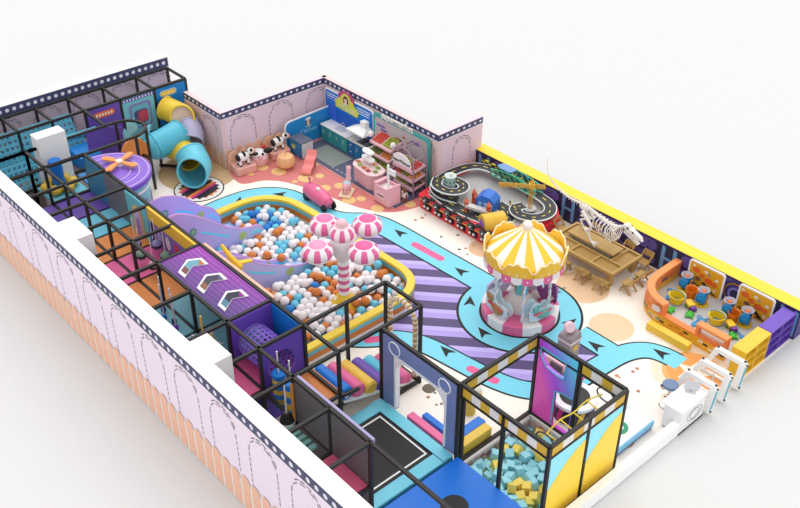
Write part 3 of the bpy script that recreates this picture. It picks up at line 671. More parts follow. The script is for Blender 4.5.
for k in range(6): q.plate(circ(4.66+k*.105, 2.1, .035, 8, .05), PX(.016), m('#fff3e0'))
q.plate([(4.75, .96), (5.35, .96), (5.2, 1.35), (5.0, 1.6), (4.75, 1.62)], PX(.002), m('#c98a3a'), .01); q.plate([(4.82, .98), (5.25, .98), (5.1, 1.3), (4.95, 1.5), (4.82, 1.52)], PX(.014), m('#2f7fd2'))
q.build('sign_print', pn, smooth=0)
pn = bpanel(5.55, 6.8, .95, 2.35, '#7cc4cf', 'teal_print_panel')
q = MB(); q.bx(.632, .65, 5.6-6, 6.75-6, 2.24, 2.34, m('#6a4aa4'))
for k in range(10): q.plate(circ(5.66+k*.114, 2.29, .03, 8), PX(.022), m('#ffffff'))
for c, a0, a1, b0, b1 in (('#8a7fb8', 5.8, 6.6, 1.2, 2.1), ('#6fb6c4', 5.88, 6.52, 1.25, 2.02), ('#5a4a7a', 5.95, 6.45, 1.35, 1.85), ('#c9485c', 6.1, 6.45, 1.4, 1.8)):
    q.plate(rrect(a0, a1, b0, b1, .12), PX(.002+.004*(b0*10-11)), m(c), .002)
q.plate([(5.6, 1.6), (5.8, 1.5), (5.9, 1.7), (6.0, 1.2), (5.6, 1.0)], PX(.02), m('#aee0e2'), .01)
q.build('castle_print', pn, smooth=0)
pn = bpanel(6.8, 8.02, .95, 2.35, '#1380cf', 'blue_print_panel')
q = MB(); q.plate(rrect(6.98, 7.62, 2.02, 2.24, .1), PX(.002), m('#9fd0e8'), .008); q.plate(rrect(7.01, 7.59, 2.05, 2.21, .08), PX(.011), m('#e8b92c'), .004)
for k in range(5): q.plate(circ(7.1+k*.1, 2.13, .03, 8, .05), PX(.017), m('#fdf2b0'))
q.build('sign_print', pn, smooth=0)
def tubeslide(path, r, mat, inner, rim, n=28, t=.035):
    q = MB(); pts = smooth_path(path, 2); q.tube(pts, r, mat, n=n, caps=False); 
    q2 = [Vector(p) for p in pts]; q.tube(pts, r-t, inner, n=n, caps=False)
    for e, o in ((pts[-1], pts[-2]), (pts[0], pts[1])):
        e = Vector(e); d = (e-Vector(o)).normalized(); u = d.cross(Vector((0, 0, 1))).normalized(); v = d.cross(u)
        q.tube([e+u*cos(2*pi*k/n)*(r-t*.3)+v*sin(2*pi*k/n)*(r-t*.3) for k in range(n)], .04, rim, n=8, closed=True)
    return q
TS = thing('tube_slide', 'spiral tube slide of yellow, pale blue and cyan barrel sections with an open cyan mouth', 'slide', (-18, 6.8, 0))
T_ = lambda l: [(a+18, b-6.8, c) for a, b, c in l]
Y1 = m('#f2cf3e', .35); C1 = m('#5cc3dd', .35)
tubeslide(T_([(-19.85, 7.1, 1.62), (-19.3, 7.3, 1.52), (-19.05, 7.3, 1.53), (-18.86, 7.16, 1.62)]), .4, Y1, m('#efd0b4', .5), Y1).build('yellow_upper_section', TS)
q = MB(); q.tube([(-.98, .42, 1.58), (-.96, .41, 1.588)], .365, m('#efd3bd', .5), n=24); q.build('inner_liner', TS)
tubeslide(T_([(-18.92, 7.32, 1.25), (-18.6, 7.3, 1.05), (-18.45, 7.15, .9)]), .42, m('#b9b7d6', .3), m('#c9c4dc'), m('#b9b7d6')).build('grey_elbow_section', TS)
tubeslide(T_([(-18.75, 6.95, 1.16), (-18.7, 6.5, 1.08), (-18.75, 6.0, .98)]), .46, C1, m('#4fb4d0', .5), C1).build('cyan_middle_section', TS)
q = MB(); q.sph(T_([(-18.75, 6.0, .98)])[0], .45, C1, 20); q.build('cyan_end_dome', TS)
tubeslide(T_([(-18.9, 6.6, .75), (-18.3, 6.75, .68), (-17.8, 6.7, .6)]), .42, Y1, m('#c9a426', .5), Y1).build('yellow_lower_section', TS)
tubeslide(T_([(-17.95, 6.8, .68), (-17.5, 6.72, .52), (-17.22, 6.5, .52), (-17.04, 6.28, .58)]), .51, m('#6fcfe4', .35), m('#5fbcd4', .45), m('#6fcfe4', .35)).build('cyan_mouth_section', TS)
q = MB(); q.bar((-1.0, -.6, 0), (-.9, -.6, .6), .07, fr); q.bar((-1.1, -.6, .05), (-.2, .1, .05), .07, fr); q.build('support_foot', TS, smooth=0)
# cyan wave fin and orange arch in front of tower
q = MB(); q.plate([(5.55, .3), (6.3, .3), (6.55, 1.0), (6.7, 1.45), (6.35, 1.3), (6.15, 1.15), (5.95, 1.3), (5.8, 1.6), (5.6, 1.3)], lambda a, b, t: (-.03+t, a-6.1, b), m('#8ed3dc', .4), .06)
tag(q.build('wave_board', loc=(-19.0, 5.45, .22), smooth=0), 'pale teal wave shaped board with pointed tips beside the cyan tube', 'panel')
q = MB(); q.plate([(-.45, 0)]+[(-.45*cos(pi*i/16), .9+.45*sin(pi*i/16)) for i in range(17)]+[(.45, 0)], lambda a, b, t: (-.04+t, a, b), m('#f3924a', .45), .08)
tag(q.build('arch_board', loc=(-18.15, 4.95, .5), smooth=0), 'orange rounded board under the curved black rail', 'panel')
q = MB(); q.plate([(-.6, 0), (.6, 0), (.6, 1.0), (0, 1.25), (-.6, 1.3)], lambda a, b, t: (-.04+t, a, b), m('#6c4fb0', .45), .06)
tag(q.build('guard_board', loc=(-18.9, 4.4, .95), smooth=0), 'purple guard board between tower and curved rail', 'panel')
# blue lattice nets
def lattice(L, H, nx, nz, mat, name, label, loc, rz, tilt=0., r=.022):
    q = MB()
    for i in range(nx+1): q.bar((L*i/nx, 0, 0), (L*i/nx, 0, H), r*2, mat)
    for j in range(nz+1): q.bar((0, 0, H*j/nz), (L, 0, H*j/nz), r*2.4, mat)
    o = q.build(name, smooth=0, loc=loc); o.rotation_euler = (tilt, 0, rz); return tag(o, label, 'net')
cb_ = m('#62c0dd', .45)
lattice(3.3, .75, 20, 4, cb_, 'lattice_net', 'upper cyan plastic lattice net leaning along the back wall', (-20.2, .7, 1.45), pi/2, -.5, .042)
lattice(3.2, .8, 19, 5, m('#55b2cf', .45), 'lattice_net', 'lower cyan lattice net in front of the taller net by the back wall', (-19.5, .8, .98), pi/2, -.35, .04)
lattice(1.8, .9, 11, 5, cb_, 'lattice_net', 'small cyan lattice net nearest the end of the long left wall', (-18.7, .55, .98), pi/2, -.5, .028)
q = MB(); q.tube([(0, 0, 0), (0, 3.3, 0)], .06, cb_, n=10); tag(q.build('net_roll', loc=(-20.25, .7, 2.22)), 'cyan round bar topping the tallest lattice net', 'bar')
q = MB(); q.tube([(0, 0, 0), (0, 1.5, 0)], .09, cb_, n=10); tag(q.build('net_roll', loc=(-19.75, 3.0, 1.75)), 'thick cyan round bar beside the white column behind the nets', 'bar')
q = MB(); q.bx(-.5, .5, -.35, .35, 0, .5, m('#2a86d8', .4)); tag(q.build('foam_block', loc=(-19.2, 3.75, .97), bevel=.03, smooth=0), 'blue foam block at the end of the lattice nets', 'block')
# blue cylinder with yellow petals
SP = thing('flower_spinner', 'blue upright cylinder with a ring of yellow padded petals on the blue deck', 'spinner', (-18.0, 2.45, 1.18))
SP.location = (-17.95, 2.3, 1.2)
q = MB(); q.cyl((0, 0), .19, .1, .95, m('#1577d4', .35), 24); q.build('column', SP, bevel=.02)
for k in range(6):
    a = 2*pi*k/6+.3; q = MB(); q.sph((.38*cos(a), .38*sin(a), .12), .19, m('#e8c248', .45), 14, (1, 1, .8)); q.build('petal', SP)
q = MB(); q.cyl((0, 0), .3, 0, .12, m('#d0a838')); q.build('base', SP)
# purple D roof pavilion
PV = thing('round_pavilion', 'purple half round roofed pavilion with white ring lines and an orange propeller on top', 'pavilion', (-15.8, 3.0, 0))
def Dp(r, y0=0., n=24, e=1.0): return [(-r, y0)]+[(-r*cos(pi*i/n), y0+r*e*sin(pi*i/n)) for i in range(1, n)]+[(r, y0)]
q = MB(); q.prism(Dp(1.2), 2.22, 2.38, m('#7a55c8', .4), top=m('#8a62d2', .4)); q.build('roof', PV, bevel=.02, smooth=0)
q = MB()
for r in (1.12, .86, .6):
    q.tube([(-r*cos(pi*i/24), .02+r*.98*sin(pi*i/24), 2.385) for i in range(25)], .012, m('#e6d8fa'), n=5)
q.build('ring_lines', PV)
q = MB(); q.prism(Dp(1.08), .0, 2.2, m('#e9d9cf', .5), side=m('#86cad6', .45)); q.build('drum_wall', PV, smooth=30)
q = MB()
for k, (c, a) in enumerate((('#f0e3ea', 1.9), ('#f2cf5a', 1.45), ('#f0e3ea', 1.0), ('#5ea58c', .6), ('#f0e3ea', .25))):
    for s, g_, cc in ((.16, 1.085, c), (.1, 1.095, '#b7a1e0')):
        q.add([(g_*cos(a+d), g_*sin(a+d), z) for d, z in ((-s, .2), (s, .2), (s, 1.3), (s*.6, 1.6), (0, 1.72), (-s*.6, 1.6), (-s, 1.3))], [tuple(range(7))], m(cc))
q.tube([(1.1*cos(pi*i/24), 1.1*sin(pi*i/24), 2.0) for i in range(25)], .04, m('#f4ecf6'), n=6)
q.build('window_print', PV, smooth=0)
pr = MB()
for k in range(4):
    a = k*pi/2+.45; pts = [(.08, -.05), (.3, -.1), (.52, -.11), (.62, 0), (.52, .11), (.3, .08), (.08, .05)]
    pr.prism([(-.16+u*cos(a)-v*sin(a), .44+u*sin(a)+v*cos(a)) for u, v in pts], 2.48, 2.53, m('#f49a50', .4))
prop = pr.build('propeller', PV, bevel=.01, smooth=0)
q = MB(); q.cyl((-.16, .44), .1, 2.36, 2.56, m('#f5f1ee'), 20); q.build('hub', prop, bevel=.02)
# interior hanging toys
def hang(name, label, x, y, z, r, c, ztop=2.36, cat='punch ball', group=None):
    t = thing(name, label, cat, (x, y, z), group=group)
    q = MB(); q.tube([(0, 0, r), (0, 0, ztop-z)], .012, m('#e8e2dc'), n=6); q.build('cord', t)
    q = MB(); q.sph((0, 0, 0), r, m(c, .45), 16); q.build('ball', t)
    q = MB(); q.cyl((0, 0), r*1.02, -.03, .03, m('#3c3440'), 16); q.build('band', t)
for (x, y, c, l) in ((-13.25, 2.3, '#7d74a6', 'grey purple hanging punch ball over the orange deck, leftmost of the cluster'), (-12.7, 2.15, '#7fa08e', 'green hanging punch ball over the pink deck beside the grey purple ball'), (-12.85, 2.7, '#8a86b8', 'lilac hanging punch ball below the yellow rail'), (-12.2, 2.6, '#6f8f7e', 'dark green hanging punch ball at the back of the cluster'), (-12.05, 2.15, '#d8a7bc', 'pale pink hanging punch ball beside the purple roof')):
    hang('punch_ball', l, x, y, 1.5, .15, c)
for k, (x, y, c) in enumerate(((-10.5, 1.5, '#3b2f78'), (-10.2, 1.35, '#2c7fd0'), (-9.9, 1.45, '#3b2f78'), (-9.65, 1.35, '#7a3bd0'))):
    t = thing('hanging_rope', ['purple tipped', 'blue tipped', 'indigo tipped', 'violet tipped'][k]+' pale hanging rope over the near deck by the purple roof', 'rope', (x, y, 1.2))
    q = MB(); q.tube([(0, 0, .12), (0, 0, 1.1)], .022, m('#d9d2da'), n=6); q.build('rope', t)
    q = MB(); q.sph((0, 0, .08), .07, m(c), 10, (1, 1, 1.5)); q.build('tip', t)
sp = thing('spiked_ball', 'golden hanging ball with pale grey cone spikes over the near deck', 'hanging toy', (-8.4, 1.4, 1.5))
q = MB(); q.sph((0, 0, 0), .3, m('#e2b750', .45), 18); q.build('ball', sp)
q = MB(); q.tube([(0, 0, .3), (0, 0, .86)], .025, m('#e2b750'), n=6); q.build('cord', sp)
for k in range(9):
    a = k*2.4; e = -.5+.18*k; d = Vector((cos(a)*cos(e), sin(a)*cos(e), sin(e))); q = MB(); q.tube([d*.26, d*.44], .09, m('#dde0e2'), n=10, rs=[.08, .008]); q.build('spike', sp)
for (x, y, z0, l) in ((-6.22, 1.98, .75, 'blue and yellow striped hanging foam bag, the left of the pair by the net tunnel'), (-5.8, 2.0, .45, 'blue and yellow striped hanging foam bag, the right of the pair by the net tunnel')):
    t = thing('striped_bag', l, 'punch bag', (x, y, z0)); h = 1.75-z0; n = 7
    for k in range(n):
        q = MB(); q.cyl((0, 0), .16, h*k/n, h*(k+.96)/n, m(('#1c80d8', '#e4bf4a')[k % 2], .45), 20); q.build('foam_ring', t, bevel=.015)
    q = MB(); q.tube([(0, 0, h), (0, 0, 2.36-z0)], .02, m('#f0f0f0'), n=6); q.build('cord', t)
t = thing('striped_bag', 'black and white banded bag hanging on a white rope by the orange landing', 'punch bag', (-5.3, 1.5, 1.0))
for k, (c, z0, z1) in enumerate((('#232323', 0, .12), ('#f2f2f2', .12, .26), ('#232323', .26, .5))):
    q = MB(); q.cyl((0, 0), .17, z0, z1, m(c, .5), 20, r1=.17 if k < 2 else .08); q.build('bag_band', t, bevel=.01)
q = MB(); q.tube([(0, 0, .5), (0, 0, 1.36)], .02, m('#f0f0f0'), n=6); q.build('cord', t)

# ------------------------------------------------------------------ ball pit
BP = thing('ball_pit_wall', 'padded rounded ball pit wall with a yellow top and cyan, orange and white bands', 'ball pit', (-11, 5.5, 0))
pit = [(-14.45, 3.05), (-14.5, 5.2), (-14.55, 6.3), (-14.42, 7.05), (-13.85, 7.62), (-13.0, 7.78), (-9.6, 7.84), (-8.5, 7.88), (-7.95, 7.65), (-7.62, 7.1), (-7.62, 6.4), (-7.62, 3.05)]
pl = [pit[0]]+smooth_path(pit[1:-1], 3)+[pit[-1]]
loc = [(a+11, b-5.5) for a, b in pl]
def wband(mb, pts, w0, w1, z0, z1, mat):
    L0, _ = offs(pts, w0); L1, _ = offs(pts, w1); n = len(pts)
    vs = [(*p, z0) for p in L0]+[(*p, z1) for p in L0]+[(*p, z0) for p in L1]+[(*p, z1) for p in L1]; fs = []
    for i in range(n-1): fs += [(i, i+1, n+i+1, n+i), (2*n+i+1, 2*n+i, 3*n+i, 3*n+i+1), (n+i, n+i+1, 3*n+i+1, 3*n+i), (i+1, i, 2*n+i, 2*n+i+1)]
    fs += [(0, n, 3*n, 2*n), (n-1, 3*n-1, 4*n-1, 2*n-1)[::1]]
    mb.add(vs, fs, mat)
for nm, z0, z1, c in (('white_base', 0, .16, '#eceaea'), ('orange_band', .16, .34, '#d98438'), ('cyan_band', .34, .47, '#6cc6da'), ('yellow_top', .47, .57, '#f6d548')):
    q = MB(); g_ = .0 if nm != 'yellow_top' else .02; wband(q, loc, -.095-g_, .095+g_, z0, z1, m(c, .45)); q.build(nm, BP, smooth=40, bevel=.015 if nm == 'yellow_top' else 0)
q = MB(); q.prism([(a, b) for a, b in loc], .0, .06, m('#d9d3dc', .6)); q.build('pit_base', BP, smooth=0)
# the balls
def inside(x, y, poly):
    c = False; n = len(poly)
    for i in range(n):
        x0, y0 = poly[i]; x1, y1 = poly[(i+1) % n]
        if (y0 > y) != (y1 > y) and x < (x1-x0)*(y-y0)/(y1-y0)+x0: c = not c
    return c
def dist_edge(x, y, poly):
    d = 9
    for i in range(len(poly)-1):
        a = Vector(poly[i]); b = Vector(poly[i+1]); p = Vector((x, y)); t = max(0, min(1, (p-a).dot(b-a)/max(1e-9, (b-a).length_squared))); d = min(d, (p-a-(b-a)*t).length)
    return d
kinds = {}
for nm, c, l in (('white', '#fbf5f8', 'white plastic ball'), ('orange', '#dd813c', 'orange plastic ball'), ('sky', '#6fcdea', 'light blue plastic ball'), ('blue', '#1f7fd6', 'deep blue plastic ball')):
    q = MB(); q.sph((0, 0, 0), .128, m(c, .3), 16); o = q.build('pit_ball'); tag(o, l+' lying among the others in the ball pit', 'ball', l+'s in the ball pit'); kinds[nm] = [o, True]
random.seed(21); spots = []
sp_ = .262; j = 0; y = 3.2
while y < 7.8:
    x = -14.4+(sp_/2 if j % 2 else 0)
    while x < -7.4:
        if inside(x, y, pl) and dist_edge(x, y, pl) > .26 and not (-14.5 < x < -12.85 and y < 5.9) and not (-11.35 < x < -10.6 and y < 6.3):
            spots.append((x+random.uniform(-.02, .02), y+random.uniform(-.02, .02), .27+.05*random.random()))
        x += sp_
    y += sp_*.87; j += 1
cam = Vector((7.4, -6.67, 16)); spots.sort(key=lambda p: (Vector(p)-cam).length)
rest = MB()
hi = [p for p in spots]
for k, p in enumerate(spots):
    r = random.random(); nb = (p[0] < -12.9 and p[1] > 6.2)
    kd = 'blue' if (nb and r < .22) or r < .012 else ('sky' if r < (.4 if nb else .17) else ('orange' if r < (.55 if nb else .36) else 'white'))
    if random.random() < .16: p = (p[0], p[1], p[2]+.14)
    if k < 300:
        src, first = kinds[kd]
        if first: o = src; kinds[kd][1] = False
        else: o = src.copy(); C.objects.link(o)
        o.location = p
    else: rest.sph(p, .128, src_m[kd] if False else m({'white': '#fbf5f8', 'orange': '#dd813c', 'sky': '#6fcdea', 'blue': '#1f7fd6'}[kd], .3), 12)
tag(rest.build('pit_balls'), 'white, orange and blue balls filling the far side of the ball pit', 'balls', kind='stuff')
lay = MB(); random.seed(4)
for (x, y, z) in spots[::1]:
    lay.sph((x+.13, y+.07, .16), .12, m(random.choice(['#fbf5f8', '#fbf5f8', '#6fcdea', '#dd813c']), .3), 8)
tag(lay.build('pit_balls'), 'lower layer of mixed balls just visible between the top balls', 'balls', kind='stuff')
# wave slides
wg = ramp_mat('lavender_to_blue', (0, .28, 0, .45, False), [(0, '#c8a4e4'), (.5, '#bab2f0'), (1, '#a2c6f0')], rough=.35, k=1.0)
wg3 = ramp_mat('lavender_to_blue', (0, .28, 0, .45, False), [(0, '#cdb6ee'), (.5, '#c0bcf2'), (1, '#aacdf2')], rough=.35, k=1.0)
def wslide(name, label, x0, x1, top0, top1, ref, wm, bedz):
    t = thing(name, label, 'slide', (x0, ref, 0)); 
    for i, (x, tp) in enumerate(((x0, top0), (x1, top1))):
        tp = smooth_path(tp, 2); q = MB(); lx = x-x0
        n = len(tp); vs = [(lx-.03, y-ref, .06) for y, z in tp]+[(lx-.03, y-ref, z) for y, z in tp]+[(lx+.03, y-ref, .06) for y, z in tp]+[(lx+.03, y-ref, z) for y, z in tp]
        fs = []
        for k in range(n-1): fs += [(k, k+1, n+k+1, n+k)[::-1], (2*n+k, 2*n+k+1, 3*n+k+1, 3*n+k), (n+k, n+k+1, 3*n+k+1, 3*n+k), (k, 2*n+k, 2*n+k+1, k+1)]
        fs += [(0, n, 3*n, 2*n), (n-1, 3*n-1, 4*n-1, 2*n-1)]
        q.add(vs, fs, wm); sd_ = q.build('side_board', t, smooth=0)
        # glowing cyan streaks and dots printed on the side
        q = MB(); ln = len(tp)
        for a, b in ((.12, .2), (.36, .55), (.74, .9)):
            ia, ib = int(a*ln), int(b*ln); up = [(tp[k][0], tp[k][1]*.72+.035) for k in range(ia, ib+1)]; dn = [(tp[k][0], tp[k][1]*.72-.025) for k in range(ib, ia-1, -1)]
            q.plate(up+dn, lambda a_, b_, t_: (lx+.034+t_, a_-ref, b_), m('#4fdcff', .3, 1.1))
        for a, c in ((.28, '#6aa8a8'), (.64, '#c3d46a')):
            k = int(a*ln); q.plate(circ(tp[k][0], tp[k][1]*.72, .12, 18, .13), lambda a_, b_, t_: (lx+.036+t_, a_-ref, b_), m(c)); q.plate(circ(tp[k][0], tp[k][1]*.72, .06, 12, .07), lambda a_, b_, t_: (lx+.04+t_, a_-ref, b_), m('#a9c9a0'))
        q.build('side_print', sd_, smooth=0)
        q = MB(); q.tube([(lx, y-ref, z) for y, z in tp], .035, m('#cfa2e2', .4), n=6); q.build('edge_trim', sd_)
    q = MB(); bz = smooth_path(bedz, 2); ribbon(q, [(0, 0)], 1, 0, wm) if False else None
    L = len(bz); w = x1-x0; vs = [(.03, y-ref, z) for y, z in bz]+[(w-.03, y-ref, z) for y, z in bz]+[(.03, y-ref, z-.05) for y, z in bz]+[(w-.03, y-ref, z-.05) for y, z in bz]
    fs = []
    for k in range(L-1): fs += [(k, L+k, L+k+1, k+1), (2*L+k, 2*L+k+1, 3*L+k+1, 3*L+k)]
    q.add(vs, fs, wm); q.build('slide_bed', t)
wslide('wave_slide', 'wide lavender wave slide with cyan streaks dropping into the far end of the ball pit', -14.3, -12.95,
       [(3.0, 1.7), (3.6, 1.95), (4.05, 1.85), (4.5, 1.6), (4.95, 1.1), (5.3, .95), (5.55, .5)],
       [(3.0, 2.0), (3.4, 2.15), (3.8, 1.95), (4.3, 1.6), (4.8, 1.15), (5.3, .82), (5.7, .7), (6.1, .68), (6.2, .3)], 4.5, wg,
       [(3.0, 1.15), (3.6, 1.05), (4.3, .65), (5.0, .35), (5.6, .2), (6.0, .18)])
wslide('wave_slide', 'narrower pale lavender wave slide at the middle of the ball pit', -11.4, -10.8,
       [(3.0, 1.5), (3.6, 1.6), (4.2, 1.3), (5.0, .6), (5.6, .4), (5.9, .35)],
       [(3.0, 1.5), (3.6, 1.75), (4.05, 1.55), (4.5, 1.1), (5.15, .72), (5.8, .4), (6.4, .32), (6.7, .34)], 4.5, wg3,
       [(3.0, 1.15), (3.6, 1.05), (4.3, .6), (5.0, .3), (5.8, .2), (6.2, .2)])
PL = thing('toy_plane', 'yellow toy plane perched on the rail above the ball pit', 'toy plane', (-10.3, 3.55, 1.85))
q = MB(); q.tube([(-.55, 0, .28), (-.2, 0, .1), (.25, 0, .0), (.32, 0, 0)], .07, m('#e8c02e', .4), n=10, rs=[.05, .08, .09, .04]); q.build('fuselage', PL)
q = MB(); q.prism([(.0, -.06), (.18, -.06), (.28, -.35), (.16, -.35)], .0, .04, m('#f0cc3c')); q.prism([(.0, .06), (.18, .06), (.28, .4), (.16, .4)], .0, .04, m('#f0cc3c')); q.build('wings', PL, smooth=0)
q = MB(); q.bar((.05, 0, -.35), (.05, 0, 0), .05, m('#c9a22a')); q.build('mount', PL, smooth=0)
AN = thing('toy_anchor', 'small white and black toy anchor float lying on the balls', 'toy', (-10.6, 6.35, .42))
q = MB(); q.bx(-.22, .22, -.14, .14, 0, .1, m('#f6f6f6')); q.bx(-.2, -.1, -.145, .145, .02, .104, m('#222222')); q.build('float', AN, bevel=.01, smooth=0)
q = MB(); q.bar((.1, .1, .1), (.1, .1, .38), .05, m('#77777a')); q.build('mast', AN, smooth=0)
# candy mushroom tree
CT = thing('candy_tree', 'pink and white candy fountain with five striped mushroom caps rising from the ball pit', 'play sculpture', (-8.7, 5.85, 0))
q = MB(); q.lathe([(0.0, .66), (.12, .66), (.16, .6), (.42, .3), (.45, .2), (.45, .06)], m('#f2c93a', .4)); q.build('cone_base', CT)
q = MB()
for a in (-.9, .4, 2.2): q.sph((.33*cos(a), .33*sin(a), .38), .1, m('#8fd6e8'), 10)
q.build('base_spots', CT)
n = 26
for k in range(9):
    q = MB(); q.cyl((0, 0), .15, .64+k*.118, .64+(k+1)*.118, m(('#ffffff', '#ec6ea6')[k % 2], .35), 20); q.build('stem_ring', CT)
q = MB(); q.lathe([(.12, 1.68), (.2, 1.8), (.3, 2.0), (.34, 2.2), (.3, 2.4), (.2, 2.5), (.0, 2.52)], m('#f6f2f4', .35)); q.build('bulb', CT)
def cap(x, y, z, s, c1):
    cs = (m('#ec6ea6', .35), m('#fbf4f8', .35)); nn = 28
    q = MB(); q.lathe([(.0, .22), (.13, .205), (.23*s, .15)], m(c1, .3), (x, y, z), n=nn); o = q.build('mushroom_cap', CT)
    q = MB(); q.lathe([(.22*s, .15), (.24*s, .155), (.265*s, .13)], cs[1], (x, y, z), n=nn); q.build('white_ring', o)
    q = MB(); q.lathe([(.265*s, .13), (.37*s, .05), (.41*s, -.06), (.385*s, -.16), (.33*s, -.21)], cs[0], (x, y, z), n=nn, matfn=lambda k: cs[(k//2) % 2]); q.lathe([(.33*s, -.21), (.33*s, -.25), (.25*s, -.25), (.0, -.2)], cs[1], (x, y, z), n=nn); q.build('striped_skirt', o)
    if abs(x)+abs(y) > .1:
        q = MB(); q.tube([(0, 0, 2.15), (x*.6, y*.6, 2.16), (x, y, z-.2)], .05, cs[1], n=8); q.build('arm', CT)
for x, y, c in ((.02, -.82, '#f29bc2'), (-.84, .08, '#f27fb2'), (-.08, .92, '#ee5f9f'), (.82, .04, '#ee5f9f')): cap(x, y, 2.42, 1.0, c)
cap(0, 0, 2.62, .82, '#f6c3cf')
q = MB(); q.sph((0, 0, 2.82), .15, m('#f6c9d2', .3), 16); q.build('top_ball', CT)

# ------------------------------------------------------------------ carousel
CA = thing('carousel', 'round carousel with a yellow and white striped canopy and pink and white base', 'carousel', (-5.5, 9.35, 0), -.25)
pw_ = (m('#ee6f9f', .4), m('#fbf6f6', .4))
for k in range(12):
    a0 = 2*pi*k/12; a1 = a0+2*pi/12; R = 1.04
    arc = [(R*cos(a0+(a1-a0)*i/6), R*sin(a0+(a1-a0)*i/6)) for i in range(7)]
    q = MB(); q.prism([(.25*cos(a0), .25*sin(a0))]+arc+[(.25*cos(a1), .25*sin(a1))], 0, .3, pw_[k % 2]); q.build('base_segment', CA, bevel=.015, smooth=30)
q = MB(); q.lathe([(.5, .3), (.48, .36), (.2, .62), (.17, .7), (.17, 1.94), (.0, 1.94)], m('#f3e6e2', .4)); q.build('centre_column', CA)
q = MB()
for k in range(6):
    a = pi*k/3; q.add([(.21*cos(a+d), .21*sin(a+d), z) for d, z in ((-.4, .72), (.4, .72), (.4, 1.5), (-.4, 1.5))], [(0, 1, 2, 3)], m(('#5fb7e0', '#f3c23c', '#6fd0d6')[k % 3]))
q.build('column_print', CA, smooth=0)
cw = (m('#ffd23e', .35), m('#fffdf8', .35))
q = MB(); q.lathe([(1.0, 1.98), (.98, 2.06), (.6, 2.38), (.2, 2.68), (.06, 2.76)], cw[0], n=60, matfn=lambda k: cw[(k//3) % 2]); q.lathe([(1.0, 1.98), (.9, 1.94), (.0, 1.94)], cw[1], n=48); q.build('canopy', CA, smooth=25)
q = MB(); q.sph((0, 0, 2.82), .13, m('#fff6f2', .3), 20); q.build('top_ball', CA)
for k in range(8):   # crown boards
    a0 = 2*pi*k/8; n = 16; w = 2*pi/8*.49; q = MB(); R = 1.02
    def crest(f): return .16+.26*max(0, 1-abs(f)**2.2)+.035*cos(f*11)
    fs_ = [(-1+2*i/n) for i in range(n+1)]
    def board(R, grow, mat, q):
        vs = []
        for f in fs_: vs += [(R*cos(a0+f*w), R*sin(a0+f*w), 1.88-grow), ((R+.04)*cos(a0+f*w), (R+.04)*sin(a0+f*w), 1.88+crest(f)+grow), ((R+.03)*cos(a0+f*w), (R+.03)*sin(a0+f*w), 1.88-grow), ((R+.07)*cos(a0+f*w), (R+.07)*sin(a0+f*w), 1.88+crest(f)+grow)]
        ff = []
        for i in range(n):
            b = 4*i; ff += [(b, b+1, b+5, b+4), (b+2, b+6, b+7, b+3), (b+1, b+3, b+7, b+5)]
        q.add(vs, ff, mat)
    board(R, .018, m('#fff3d2', .4), q); board(R+.012, -.012, m('#ffcd3c', .4), q); board(R-.012, -.012, m('#ffcd3c', .4), q)
    for i, (f, z) in enumerate(((0, .2), (-.25, .17), (.25, .17), (-.5, .12), (.5, .12), (0, .1))):
        aa = a0+f*w; rr = R+.055; q.add([(rr*cos(aa+d*.035), rr*sin(aa+d*.035), 1.88+z+e) for d, e in ((-1, 0), (0, -.06), (1, 0), (0, .09))], [(0, 1, 2, 3)], m('#f9e6ae'))
    q.build('crown_board', CA, smooth=25)
for k in range(24):
    a0 = 2*pi*k/24; R = 1.04; w = 2*pi/24*.5; n = 6; vs = []
    for i in range(n+1):
        f = -1+2*i/n; z = 1.68+.07*(abs(f)**3); 
        vs += [(R*cos(a0+f*w), R*sin(a0+f*w), z), (R*cos(a0+f*w), R*sin(a0+f*w), 1.9), ((R+.03)*cos(a0+f*w), (R+.03)*sin(a0+f*w), z), ((R+.03)*cos(a0+f*w), (R+.03)*sin(a0+f*w), 1.9)]
    ff = []
    for i in range(n): b = 4*i; ff += [(b, b+1, b+5, b+4), (b+2, b+6, b+7, b+3), (b, b+4, b+6, b+2)]
    q = MB(); q.add(vs, ff, (m('#ee6fa6', .4), m('#fbf6f8', .4))[k % 2]); q.plate(circ(0, 1.8, .028, 8), lambda a, b, t: ((R+.036)*cos(a0+a/R), (R+.036)*sin(a0+a/R), b), m('#fff7ee')); q.build('valance_tab', CA, smooth=25)
for k in range(6):
    a = 2*pi*k/6+.5; q = MB(); 
    for s in range(2): q.tube([(.8*cos(a)+.022*cos(s*pi+i*.7), .8*sin(a)+.022*sin(s*pi+i*.7), .3+i*.05) for i in range(33)], .022, (m('#bfe6f2', .3), m('#ffffff', .3))[s], n=6)
    q.build('twisted_pole', CA)
